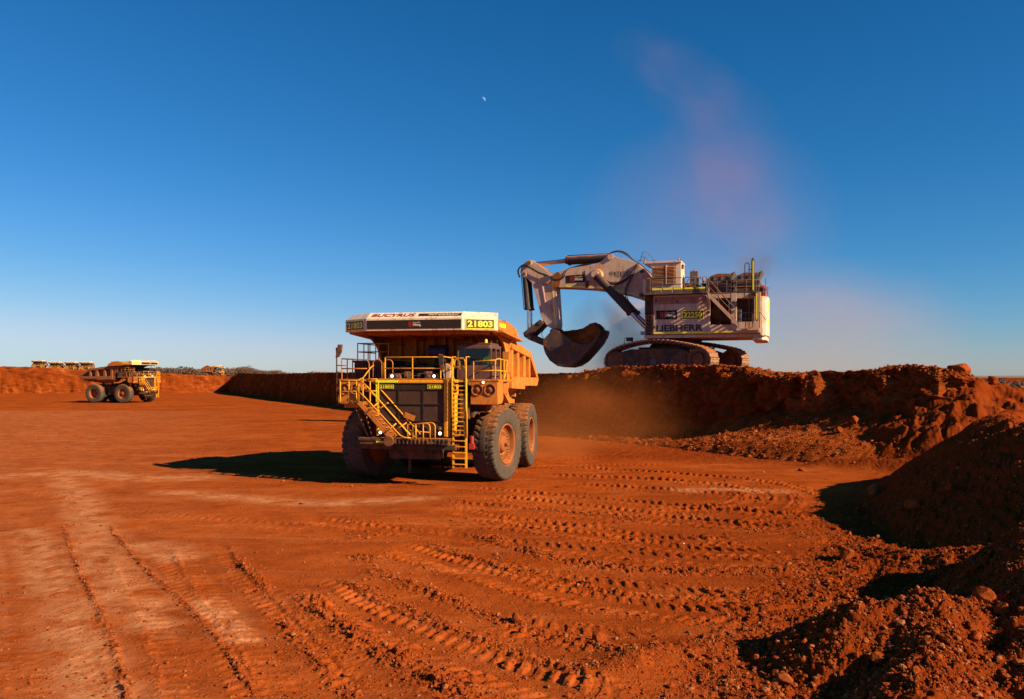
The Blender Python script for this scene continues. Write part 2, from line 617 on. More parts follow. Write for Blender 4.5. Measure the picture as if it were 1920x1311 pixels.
# ------------------------------------------------------------ pit floor
# clod ridges thrown up beside the wheel tracks: (points, width, height)
CLODS = [
    ([(-5.0, 19.2), (-4.35, 18.25), (-3.45, 16.59), (-2.34, 14.97), (-1.64, 14.08), (-.72, 12.92), (.1, 12.1)], .34, .17),
    ([(-4.9, 17.4), (-4.52, 16.59), (-3.7, 15.11), (-2.6, 13.09), (-2.1, 12.0)], .15, .08),
    ([(-4.2, 20.4), (-3.59, 19.52), (-2.33, 18.04), (-1.0, 16.28), (.27, 14.97), (1.44, 13.86)], .16, .10),
    ([(-3.9, 21.7), (-3.2, 20.88), (-2.01, 19.28), (-.43, 17.28), (1.06, 15.82), (2.33, 14.69)], .28, .13),
    ([(-2.6, 25.0), (-2.01, 24.31), (-.55, 22.11), (1.07, 20.71), (2.73, 19.05), (5.55, 19.0)], .22, .13),
    ([(-1.2, 26.4), (-.63, 25.5), (.85, 23.3), (2.46, 21.81), (4.34, 21.27), (5.96, 21.27), (8, 21.5)], .34, .17),
    ([(-15.3, 27.96), (-11.44, 21.63), (-9.28, 18.33), (-7.54, 15.5), (-6.18, 13.11), (-5.6, 12)], .085, .085),
    ([(-13.8, 28.06), (-10.21, 22.43), (-7.3, 18.33), (-5.47, 15.5), (-4.11, 13.11), (-3.6, 12)], .085, .075),
    ([(-7.6, 23.0), (-7.32, 22.18), (-6.3, 20.4), (-5.61, 18.91)], .2, .12),
    ([(-4.7, 22.8), (-3.9, 22.9), (-3.4, 22.4)], .4, .18),
    ([(-6.3, 25), (-4.6, 26), (-2.8, 28)], .12, .06),
    ([(-2.5, 33.6), (3.2, 29.9), (7.0, 27.5), (9.8, 26.2)], .2, .07),
    ([(-7.9, 13.6), (-8.2, 14.2)], .2, .09),
]
# wheel tracks with lug prints: (points, half width, print depth)
TRACKS = [
    ([(-5.2, 20.4), (-4.59, 19.57), (-3.8, 18.25), (-2.44, 16.59), (-.81, 14.72), (.68, 13.29), (1.6, 12.3)], .62, .068),
    ([(-3.7, 24.8), (-3.14, 24.09), (-2.08, 22.69), (-.66, 20.99), (.71, 19.52), (2.33, 18.25), (3.9, 17.59), (6, 17.4)], .62, .068),
    ([(-2.24, 31.31), (-.73, 29.54), (2.26, 27.57), (4.82, 25.5), (7.69, 25.67)], .6, .078),
    ([(-1.0, 28.6), (.9, 27.2), (3.3, 25.6), (5.2, 24.0), (8.0, 23.6)], .6, .072),
    ([(-1.36, 34.79), (2.91, 31.95), (6.42, 28.99), (9.66, 27.47)], .6, .085),
    ([(-2.19, 37.28), (3.1, 34.04), (7.96, 31.31), (10.2, 30.11), (12.0, 30.7)], .6, .085),
    ([(3.0, 45.5), (7.99, 42.8), (11.51, 40.15), (12.63, 37.28), (12.42, 34.04), (10.8, 30.7), (8.01, 27.96)], .65, .09),
    ([(1.5, 42.0), (6.0, 40.5), (9.2, 38.5), (10.4, 36.2), (10.0, 33.9), (8.6, 32.0), (5.0, 30.4)], .65, .09),
    ([(-9.5, 25.0), (-7.82, 21.45), (-5.62, 17.59), (-4.08, 14.91), (-2.77, 12.53)], .62, .034),
    ([(-10.6, 23.4), (-8.52, 19.82), (-6.18, 15.82), (-4.71, 12.92), (-4.2, 12)], .62, .026),
    ([(-14.9, 25.0), (-13.3, 22.69), (-8.96, 15.82), (-6.85, 12.53)], .62, .012),
    ([(-7.5, 29.5), (-3.0, 26.6), (1.5, 24.2), (5.5, 22.6), (9.0, 22.3)], .6, .055),
    ([(-1.5, 22.6), (1.8, 20.2), (5.0, 18.9), (7.5, 18.9)], .6, .05),
    ([(-.6, 17.2), (1.6, 15.9), (3.6, 15.6)], .6, .05),
    ([(-22, 36), (-12, 29.5), (-4, 27.6), (4, 29.2), (10, 33)], .65, .03),
    ([(-3.5, 33.5), (2.0, 30.4), (7.2, 28.0), (10.2, 28.8)], .6, .06),
    ([(2.5, 38.5), (7.5, 36.2), (11.2, 33.2)], .65, .07),
    ([(12, 52), (2, 50), (-8, 52), (-25, 60), (-60, 84)], .7, .04),
    ([(9, 47), (0, 46), (-12, 49), (-30, 56), (-64, 80)], .7, .04),
]
PALE = [([(-26, 41.3), (-24.8, 42.32), (-22.95, 43.49), (-19.59, 41.2), (-16, 41)], 1.5), ([(-24, 43), (-21.97, 40.15), (-15.9, 30.7), (-11.38, 22.69), (-8.2, 18.0)], .9),
        ([(-11.32, 24.46), (-10.52, 24.46), (-9.53, 23.02)], .8), ([(-10.4, 21.6), (-8.21, 18.0), (-7.19, 16.48)], .55),
        ([(-6.9, 18.4), (-5.26, 15.98)], .45), ([(-20, 30), (-14, 21), (-10, 14)], .9), ([(-15, 36), (-8, 33), (-4, 34)], .9), ([(7.5, 36.5), (9.5, 36.7), (12, 36)], .6),
        ([(-16, 27), (-9.5, 17.5), (-6, 12)], .7)]
# mounds of loose spoil: crest polylines (x, y, z) and side slope
MOUNDS = [
    ([(40, 48, 3.2), (30, 42, 3.9), (24.5, 37.2, 3.6), (20.2, 34.2, 3.45), (18.4, 30, 3.5), (17.0, 26.5, 3.4), (16.2, 23.5, 3.0), (16.5, 20, 2.8)], .76),
    ([(24, 19, 2.2), (17.5, 19.5, 1.6), (13.9, 20.2, 1.05), (11.6, 21.3, .55), (10, 23.2, .12)], .30),
    ([(5.9, 14.35, 1.0), (7.3, 14.2, 1.2), (8.4, 14.6, 1.1), (10.2, 15.2, 1.15), (13, 16.6, 1.5), (18, 17.5, 2.0)], .78),
    ([(7.35, 14.2, 1.2), (6.95, 13.2, 1.0), (6.2, 12.3, .75), (5.6, 11.2, .65)], .78),
    ([(8.9, 12.4, .9), (9.8, 11.4, 1.1), (12, 10.5, 1.5)], .6),
    ([(8.3, 12.6, 1.05), (9.3, 14.2, 1.5), (10.4, 16.0, 1.75), (12.2, 18.6, 1.8)], .85),
    ([(11.6, 14.0, 1.8), (13.0, 16.4, 2.2)], .8),
    ([(1.3, 13.7, .12), (2.4, 14.5, .26), (3.3, 14.9, .12)], .45),
    ([(27.6, 49.3, 4.4), (31.0, 49.5, 3.75), (35, 51, 2.7), (41, 53, 1.5), (50, 56, .6)], .55),
    ([(26, 46.6, 1.0), (28.5, 46, 2.5), (32, 45, 3.2), (40, 46, 2.8)], .55),
    ([(17.5, 45.5, .5), (21, 42.5, .7), (24, 41, 1.4), (28, 42, 2.8)], .45),
    ([(27, 47.5, 3.6), (24.2, 47.2, 2.2), (21.5, 46.6, .9)], .75),
]

def polar_grid(rows, angs, hf):
    r, a = np.meshgrid(rows, angs, indexing='ij')
    x, y = r * np.sin(a), r * np.cos(a)
    return x, y

def floor_height(x, y, detail=True):
    r = np.hypot(x, y)
    z = .10 * fbm(x * .05, y * .05, 0, 3) + .05 * fbm(x * .35, y * .35, 4, 3)
    z = z * sstep(3, 30, r) + .0
    mound = np.zeros(x.shape)
    for pts, sl in MOUNDS:
        P = smooth_path(pts, 3)
        d, al, sd, ev, L = polydist(x, y, P, [p[2] for p in P])
        w = .35
        hgt = ev - (np.sqrt(d * d + w * w) - w) * sl
        k = .25
        hh = np.clip(.5 + .5 * (hgt - mound) / k, 0, 1)
        mound = mound * (1 - hh) + hgt * hh + k * hh * (1 - hh)
    loose = sstep(.03, .45, mound)
    edge = x - np.interp(y, [0, 12, 15, 20, 25, 30, 40, 50, 300], [0, 2.0, 2.8, 5.8, 8.8, 10.8, 17, 30, 400])
    loose = np.maximum(loose, sstep(-.8, 2.2, edge + 1.5 * fbm(x * .5, y * .5, 9, 3)))
    edge2 = np.interp(x, [-30, 0, 5, 9, 16, 24, 40], [200, 55, 50.0, 48.5, 46.5, 44, 44])
    loose = np.maximum(loose, .8 * sstep(-1.0, 2.0, y - edge2 + 1.5 * fbm(x * .4, y * .4, 2, 3)) * (x > -4) * (y < 75))
    big = fbm(x * .55, y * .55, 1.5, 4)
    lum = fbm(x * 2.2, y * 2.2, 7.7, 4)
    rill = np.abs(fbm(x * .9 + .3 * y, y * .9 - .3 * x, 3.3, 5))
    farm = sstep(.3, 1.6, mound) * sstep(36, 42, y)
    z = z + mound + farm * (.55 - 1.5 * np.abs(fbm(x * .45, y * .45, 2.2, 5)) - .3 * rill + .35 * fbm(x * 1.2, y * 1.2, 1, 3) + .22 * (cells(x * 1.3, y * 1.3, 0) - .5)) + sstep(.3, 1.6, mound) * .55 * big + loose * (.15 * lum - .13 * np.abs(fbm(x * 4, y * 4, 3, 4)) + .05)
    ck = (loose > .08) & (r < 56) & (y > 8)
    if ck.any():
        X, Y = x[ck], y[ck]
        wx, wy = .25 * fbm(X * 1.5, Y * 1.5, 3, 2), .25 * fbm(X * 1.5, Y * 1.5, 8, 2)
        fk = sstep(40, 30, np.hypot(X, Y))
        z[ck] += loose[ck] * (.11 * (cells(X * 1.7 + wx, Y * 1.7 + wy, 0) - .5) * (.35 + .65 * fk) + fk * .07 * (cells(X * 4.5, Y * 4.5, 0, 4) - .5) + fk * .05 * (cells(X * 10, Y * 10, 0, 7) - .5))
    cl = np.zeros(x.shape)
    near = (r < 90)
    if detail:
        xs, ys = x[near], y[near]
        dz = np.zeros(xs.shape)
        flat = 1 - loose[near]
        rough = fbm(xs * 6, ys * 6, 1, 3)
        dz += .012 * rough + .010 * np.abs(fbm(xs * 2.5, ys * 2.5, 6, 3))
        wob = .12 * fbm(xs * 1.2, ys * 1.2, 3, 3)
        for pts, hw, dep in TRACKS:
            P = smooth_path(pts, 4)
            mnx, mxx = min(p[0] for p in P) - 2, max(p[0] for p in P) + 2
            mny, mxy = min(p[1] for p in P) - 2, max(p[1] for p in P) + 2
            b = (xs > mnx) & (xs < mxx) & (ys > mny) & (ys < mxy)
            if not b.any(): continue
            X, Y = xs[b], ys[b]
            d, al, sd, ev, L = polydist(X, Y, P)
            fade = sstep(0, 1.2, al) * sstep(0, 1.2, L - al) * (.50 + .50 * sstep(-.16, .08, fbm(X * .45, Y * .45, L, 3)))
            ins = sstep(hw + .12, hw - .05, d)
            g = -min(.035, dep) * ins
            # curved shoulder lugs on either side, smooth in the middle
            pitch = .33 + .06 * ((L * 3.7) % 1)
            ph = (al + sd * .09 + .5 * (d / hw) ** 2 * .45 + wob[b] * .35) / pitch
            saw = (ph - np.floor(ph))
            lug = sstep(.0, .10, saw) * sstep(.62, .38, saw) * (.75 + .7 * _P[(np.floor(ph).astype(np.int64) + int(L * 7)) & 255] / 255.)
            sho = sstep(.16, .30, d) * sstep(hw + .04, hw - .06, d)
            g = g + dep * lug * sho * (.8 + .6 * rough[b]) * (.6 + .8 * sstep(-.2, .2, wob[b] * 4))
            rim = np.exp(-((d - hw - .14) / .11) ** 2) * min(.05, dep * .7) * np.clip(.6 + 3.5 * rough[b] + 2 * wob[b], 0, 2)
            dz[b] += (g + rim) * fade * (.35 + .65 * flat[b])
        cln = np.zeros(xs.shape)
        for pts, w, h in CLODS:
            P = smooth_path(pts, 4)
            mnx, mxx = min(p[0] for p in P) - 2, max(p[0] for p in P) + 2
            mny, mxy = min(p[1] for p in P) - 2, max(p[1] for p in P) + 2
            b = (xs > mnx) & (xs < mxx) & (ys > mny) & (ys < mxy)
            if not b.any(): continue
            X, Y = xs[b], ys[b]
            d, al, sd, ev, L = polydist(X + wob[b], Y + wob[b], P)
            fade = sstep(-.2, 1.0, al) * sstep(0, 1.0, L - al) * (.5 + .5 * sstep(-.2, .15, fbm(X * .8, Y * .8, L, 2)))
            e = np.exp(-(d / w) ** 2) * fade
            lump = np.maximum(fbm(X * 5.5, Y * 5.5, 2, 3) * 2.0 + .45, 0) + .6 * np.maximum(fbm(X * 13, Y * 13, 5, 2) * 2, 0)
            dz[b] += h * e * lump
            cln[b] = np.maximum(cln[b], e)
        z[near] += dz
        cl[near] = cln
    return z, loose, cl

def ground_z(x, y):
    z, _, _ = floor_height(np.array([float(x)]), np.array([float(y)]))
    return float(z[0])

rows = np.concatenate([np.linspace(.5, 8, 12, endpoint=False),
                       1 / np.linspace(1 / 8., 1 / 11.2, 60, endpoint=False),
                       1 / np.linspace(1 / 11.2, 1 / 42., 650, endpoint=False), np.linspace(42, 56, 130, endpoint=False), 1 / np.linspace(1 / 56., 1 / 75., 60, endpoint=False),
                       np.geomspace(75, 260, 150, endpoint=False), np.geomspace(260, 6000, 60)])
angs = np.radians(np.concatenate([np.linspace(-180, -48, 50, endpoint=False), np.linspace(-48, -34, 90, endpoint=False),
                                  np.linspace(-34, 34, 1150, endpoint=False), np.linspace(34, 48, 100, endpoint=False), np.linspace(48, 180, 51)]))
x, y = polar_grid(rows, angs, None)
z, loose, clod = floor_height(x, y)
pale = np.zeros(x.shape)
for pts, w in PALE:
    d = polydist(x, y, smooth_path(pts, 4))[0]
    pale = np.maximum(pale, np.exp(-(d / w) ** 2))
pale = np.maximum(pale, .35 * sstep(5, -22, x + .35 * (y - 12)) * (y < 120))
loose_shade = np.clip(np.maximum(np.maximum(loose * .9, clod * .55), .45 * sstep(-2, 7, x + .1 * (20 - y)) * sstep(50, 20, y)), 0, 1)  # loose soil and clods, plus shade and vignette darkening painted at near right
V = np.stack([x.ravel(), y.ravel(), z.ravel()], 1)
nr, na = x.shape
idx = np.arange(nr * na).reshape(nr, na)
Fq = np.stack([idx[:-1, :-1].ravel(), idx[1:, :-1].ravel(), idx[1:, 1:].ravel(), idx[:-1, 1:].ravel()], 1)
ground = array_mesh('ground', V, Fq[:, ::-1], ['pit_floor'], True, {'pale': pale.ravel(), 'loose': loose_shade.ravel()})
tag(ground, 'flat red dirt pit floor with wheel tracks and spoil heaps', kind='structure')
del V, Fq, x, y, z

# ------------------------------------------------------------ raised bench and its cut face
EDGE = [(-330, 205, 9.5), (-200, 226, 8.7), (-147, 236, 8.0), (-125, 242, 7.0), (-107, 248, 6.1), (-96, 254, 5.4), (-88, 257, 5.1), (-82, 245, 5.9), (-72, 222, 5.9),
        (-58, 196, 5.7), (-44, 168, 5.8), (-29.6, 142, 5.8), (-18, 120, 5.7), (-9, 104, 5.6), (-2, 92, 5.4), (2.7, 84, 5.25), (5.6, 76.5, 5.4), (8.2, 70.5, 5.9), (11, 65.8, 6.0), (13.9, 62, 5.9),
        (16.2, 59.2, 5.95), (18.6, 56.6, 5.5), (21.2, 54, 5.55), (23.6, 51.6, 5.7), (26.0, 49.4, 5.75), (28.0, 49.4, 5.1), (29.4, 52, 4.7), (33, 60, 4.8), (50, 92, 4.8), (110, 202, 4.6), (220, 400, 4.4), (330, 600, 4.4)]
TAL = {-330: .3, -100: .3, -88: .2, -30: .1, 2: 1.1, 8: 1.6, 13: 1.6, 15: 1.6, 18.6: 2.7, 22: 3.1, 26: 2.6, 30: 1.5, 60: .5, 330: .3}
def bench_z(x, y):
    far = sstep(110, 300, y)
    z = 5.35 + far * (-2.1 + 2.8 * sstep(-190, -262, x))
    return z

P = np.array(smooth_path(EDGE, 12))
seg = np.hypot(*np.diff(P[:, :2], axis=0).T)
L = np.concatenate([[0], np.cumsum(seg)])
dist = np.hypot(P[:, 0], P[:, 1])
want = np.clip(dist * .0028, .13, 1.6)
s, cur = [0.], 0.
while cur < L[-1]:
    cur += float(np.interp(cur, L, want)); s.append(min(cur, L[-1]))
s = np.array(s)
cx, cy, cz = (np.interp(s, L, P[:, i]) for i in range(3))
tx_, ty_ = np.gradient(cx, s + np.arange(len(s)) * 1e-9), np.gradient(cy, s + np.arange(len(s)) * 1e-9)
for _ in range(int(20)):
    tx_ = np.convolve(np.pad(tx_, 1, 'edge'), [.25, .5, .25], 'valid'); ty_ = np.convolve(np.pad(ty_, 1, 'edge'), [.25, .5, .25], 'valid')
tn = np.hypot(tx_, ty_); tx_, ty_ = tx_ / tn, ty_ / tn
nx, ny = ty_, -tx_                                   # outward, to the pit
kx = sorted(TAL); tal = np.interp(cx, kx, [TAL[k] for k in kx])
NT = 120
t = np.linspace(0, 1, NT)
S, T = np.meshgrid(s, t, indexing='ij')
CX, CY, CZ_, NX, NY, TL = (np.repeat(a[:, None], NT, 1) for a in (cx, cy, cz, nx, ny, tal))
zb = bench_z(CX - 3 * NX, CY - 3 * NY)
gully = fbm(S * .35, T * 1.2, 3, 4)
col = np.abs(fbm(S * .8, T * .7, 8, 4))
fw = 1.3 + 1.1 * gully[:, :1] * 0 + .9 * fbm(s * .18, 0 * s, 5, 3)[:, None] + 1.0 * fbm(s * .7, 0 * s, 2, 3)[:, None]
fw = np.clip(fw, .35, 3) * np.clip((CZ_ - TL) / 5, .5, 1.2)
talw = (TL + .5) / .50
# pieces of the profile
D = np.zeros_like(S); Z = np.zeros_like(S)
a = T < .2; b = (T >= .2) & (T < .3); c = (T >= .3) & (T < .72); d = T >= .72
u = T / .2; D = np.where(a, -6 + 4.6 * u, D); Z = np.where(a, zb - .35 * (1 - u) ** 2 * 2 + .03, Z)
u = (T - .2) / .1; D = np.where(b, -1.4 + 1.4 * u, D); Z = np.where(b, zb + (CZ_ - zb) * sstep(0, 1, u), Z)
u = (T - .3) / .42
D = np.where(c, fw * u ** .85, D); Z = np.where(c, CZ_ + (TL - CZ_) * u, Z)
u = (T - .72) / .28
D = np.where(d, fw + talw * u, D); Z = np.where(d, TL - (TL + .5) * (u + .10 * np.sin(u * 6.28)), Z)
face = sstep(.27, .36, T) * sstep(.82, .68, T)
X, Y = CX + NX * D, CY + NY * D
rg = fbm(X * .33, Y * .33, Z * .25, 5)
rr = fbm(X * 1.1, Y * 1.1, Z * .8, 4)
blocky = np.abs(fbm(X * .55, Y * .55, Z * .18, 4))
fine = np.abs(fbm(X * 2.3, Y * 2.3, Z * 1.9, 4))
cell1 = cells(X * .55, Y * .55, Z * .45) - .5
cell2 = cells(X * 1.5 + 3, Y * 1.5, Z * 1.2, 9) - .5
near_ = sstep(150, 90, CY)
off = face * (1.9 * rg + .8 * rr - 1.5 * blocky + .25 - .8 * fine + near_ * (.55 * cell1 + .30 * cell2)) + sstep(.7, .8, T) * (.35 * rr)
# rounded buttresses that catch the sun here and there
X = X + NX * off; Y = Y + NY * off
crest = sstep(.16, .26, T) * sstep(.42, .3, T)
Z = Z + crest * sstep(140, 90, Y) * .55 * fbm(X * .28, Y * .28, 6, 3) + crest * (.24 * fbm(X * .5, Y * .5, 1, 4) + .34 * fbm(X * 1.6, Y * 1.6, 4, 4) + .30 * np.abs(fbm(X * 3.1, Y * 3.1, 2, 4)) - .12) + sstep(.7, .78, T) * (.22 * fbm(X * 2.6, Y * 2.6, 2, 4) + .25 * fbm(X * .6, Y * .6, 6, 3))
Z = Z + sstep(.0, .16, T) * (1 - crest) * sstep(.3, .2, T) * .1 * fbm(X, Y, 1, 3)
V = np.stack([X.ravel(), Y.ravel(), Z.ravel()], 1)
idx = np.arange(X.size).reshape(X.shape)
Fq = np.stack([idx[:-1, :-1].ravel(), idx[1:, :-1].ravel(), idx[1:, 1:].ravel(), idx[:-1, 1:].ravel()], 1)
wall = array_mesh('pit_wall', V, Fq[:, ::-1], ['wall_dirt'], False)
wall.data.polygons.foreach_set('use_smooth', (V[Fq[:, 0], 1] > 95))
tag(wall, 'dark red cut face of the raised bench with loose talus at its foot', kind='structure')
WALLXYZ = (X, Y, Z, T, S)

# bench top behind the face
inner = [(float(a_ - 3.2 * n1), float(b_ - 3.2 * n2)) for a_, b_, n1, n2 in zip(cx[::4], cy[::4], nx[::4], ny[::4])]
inner += [(420, 760), (2600, 4800), (-5000, 4800), (-5000, 200), (-330, 208)]
inner = np.array(inner)
rws = np.concatenate([np.geomspace(48, 130, 90, endpoint=False), np.geomspace(130, 420, 110, endpoint=False), np.geomspace(420, 5000, 60)])
ang = np.radians(np.linspace(-60, 34, 560))
x, y = polar_grid(rws, ang, None)
def inside(px, py, poly):
    r = np.zeros(px.shape, bool); n = len(poly); j = n - 1
    for i in range(n):
        xi, yi = poly[i]; xj, yj = poly[j]
        if yi != yj:
            r ^= ((yi > py) != (yj > py)) & (px < (xj - xi) * (py - yi) / (yj - yi) + xi)
        j = i
    return r
ok = inside(x, y, inner)
z = bench_z(x, y) + .12 * fbm(x * .3, y * .3, 1, 3) - .05
idx = np.arange(x.size).reshape(x.shape)
Fq = np.stack([idx[:-1, :-1].ravel(), idx[1:, :-1].ravel(), idx[1:, 1:].ravel(), idx[:-1, 1:].ravel()], 1)
okv = ok.ravel(); Fq = Fq[okv[Fq].all(1)]
used = np.unique(Fq); rem = np.full(x.size, -1); rem[used] = np.arange(len(used))
bench = array_mesh('bench_ground', np.stack([x.ravel(), y.ravel(), z.ravel()], 1)[used], rem[Fq][:, ::-1], ['wall_dirt'], True)
tag(bench, 'level red ground on top of the raised bench', kind='structure')
# ------------------------------------------------------------ haul truck
def tyre_mesh(Rr=1.785, W=1.12, N=340, lugs=34):
    us = np.concatenate([np.linspace(-1, 1, 25)])
    prof = [(-.40, .98), (-.46, 1.02), (-.50, 1.12), (-.525, 1.30), (-.525, 1.48), (-.505, 1.62)]
    pts = [(a, b, 0) for a, b in prof] + [(u * .5, 1.785 - .035 * u * u - .035 * max(0, abs(u) - .85) / .15, 1) for u in us] + [(-a, b, 0) for a, b in prof[::-1]]
    pts = [(a * W, b * Rr / 1.785, k) for a, b, k in pts]
    A = np.array(pts); M = len(A)
    th = np.linspace(0, 2 * math.pi, N, endpoint=False)
    TH, AX = np.meshgrid(th, A[:, 0], indexing='ij')
    RR = np.repeat(A[None, :, 1], N, 0)
    tread = A[None, :, 2]
    u = AX / (W * .5)
    au = np.abs(u)
    ph = TH * lugs / (2 * math.pi) + .55 * sstep(.1, .9, au) * 1.0 + np.where(u > 0, .5, 0)
    fr = ph - np.floor(ph)
    groove = sstep(.0, .07, fr) * sstep(.34, .27, fr)
    depth = .085 * sstep(.30, .55, au)
    mid = (np.abs(au - .32) < .05) * .018
    ph2 = TH * lugs / (2 * math.pi) * .5 + u * .3
    mid2 = (np.abs(ph2 - np.round(ph2)) < .035) * (au < .32) * .022
    side = (1 - tread) * (A[None, :, 1] > 1.55) * .03
    RR = RR - tread * (depth * groove + mid + mid2)
    AXX = AX - np.sign(AX) * side * groove
    V = np.stack([AXX, RR * np.cos(TH), RR * np.sin(TH)], -1).reshape(-1, 3)
    idx = np.arange(N * M).reshape(N, M); nx = np.roll(idx, -1, 0)
    F = np.stack([idx[:, :-1].ravel(), idx[:, 1:].ravel(), nx[:, 1:].ravel(), nx[:, :-1].ravel()], 1)
    o = array_mesh('tyre', V, F, ['rubber'], True)
    me = o.data
    bpy.data.objects.remove(o)
    return me

def obj_of(name, me, parent, loc=(0, 0, 0), rz=0., flip=False):
    o = bpy.data.objects.new(name, me)
    scene.collection.objects.link(o)
    o.parent = parent; o.location = loc
    o.rotation_euler = (0, 0, rz + (math.pi if flip else 0))
    return o

TYRE = tyre_mesh()

def rim_mesh(kind):
    mb = MB()
    # outer face toward +x
    if kind == 'front':
        mb.lathe_x([(-.44, .99), (.50, 1.0), (.53, .985), (.53, .93), (.46, .90), (.30, .86), (.24, .84), (.22, .70), (.27, .66), (.27, .50), (.20, .46), (.20, .0)], 40)
        mb.lathe_x([(.18, .42), (.36, .38), (.40, .30), (.42, .0)], 28)
        for i in range(30):
            t = 2 * math.pi * i / 30
            mb.cyl((.20, .77 * math.cos(t), .77 * math.sin(t)), (.30, .77 * math.cos(t), .77 * math.sin(t)), .036, n=6)
        for i in range(20):
            t = 2 * math.pi * i / 20
            mb.cyl((.26, .58 * math.cos(t), .58 * math.sin(t)), (.31, .58 * math.cos(t), .58 * math.sin(t)), .028, n=6)
        mb.cyl((.4, 0, 0), (.56, 0, 0), .11, .09, n=14)
        mb.lathe_x([(-.44, .99), (-.44, .3), (-.6, .2), (-.6, 0)], 20)
    else:
        mb.lathe_x([(-.44, .99), (.50, 1.0), (.53, .985), (.53, .93), (.42, .91), (.05, .89), (-.05, .86), (-.1, .80), (-.12, .55), (-.02, .50), (.0, .0)], 40)
        for i in range(24):
            t = 2 * math.pi * i / 24
            mb.cyl((-.12, .70 * math.cos(t), .70 * math.sin(t)), (-.05, .70 * math.cos(t), .70 * math.sin(t)), .03, n=6)
        mb.lathe_x([(-.44, .99), (-.44, .3), (-.6, .2), (-.6, 0)], 20)
    o = mb.build('rim', 'hub'); me = o.data; bpy.data.objects.remove(o); return me
RIM_F, RIM_R = rim_mesh('front'), rim_mesh('rear')

def rails(name, lines, parent, mat='truck_rail', r=.032, posts=()):
    mb = MB()
    for l in lines: mb.tube(l, r, 6)
    for a, b in posts: mb.cyl(a, b, r, n=6)
    return mb.build(name, mat, parent)

def number_plate(parent, o, x, n, w, h, name='number_plate', dark=False, text='21803', border=True):
    mb = MB(); M = frame(o, x, n)
    plate(mb, M, w, h, text, 0, 1, 1 if border else None)
    p = mb.build(name, ['plate_black', 'plate_yellow'], parent)
    return p

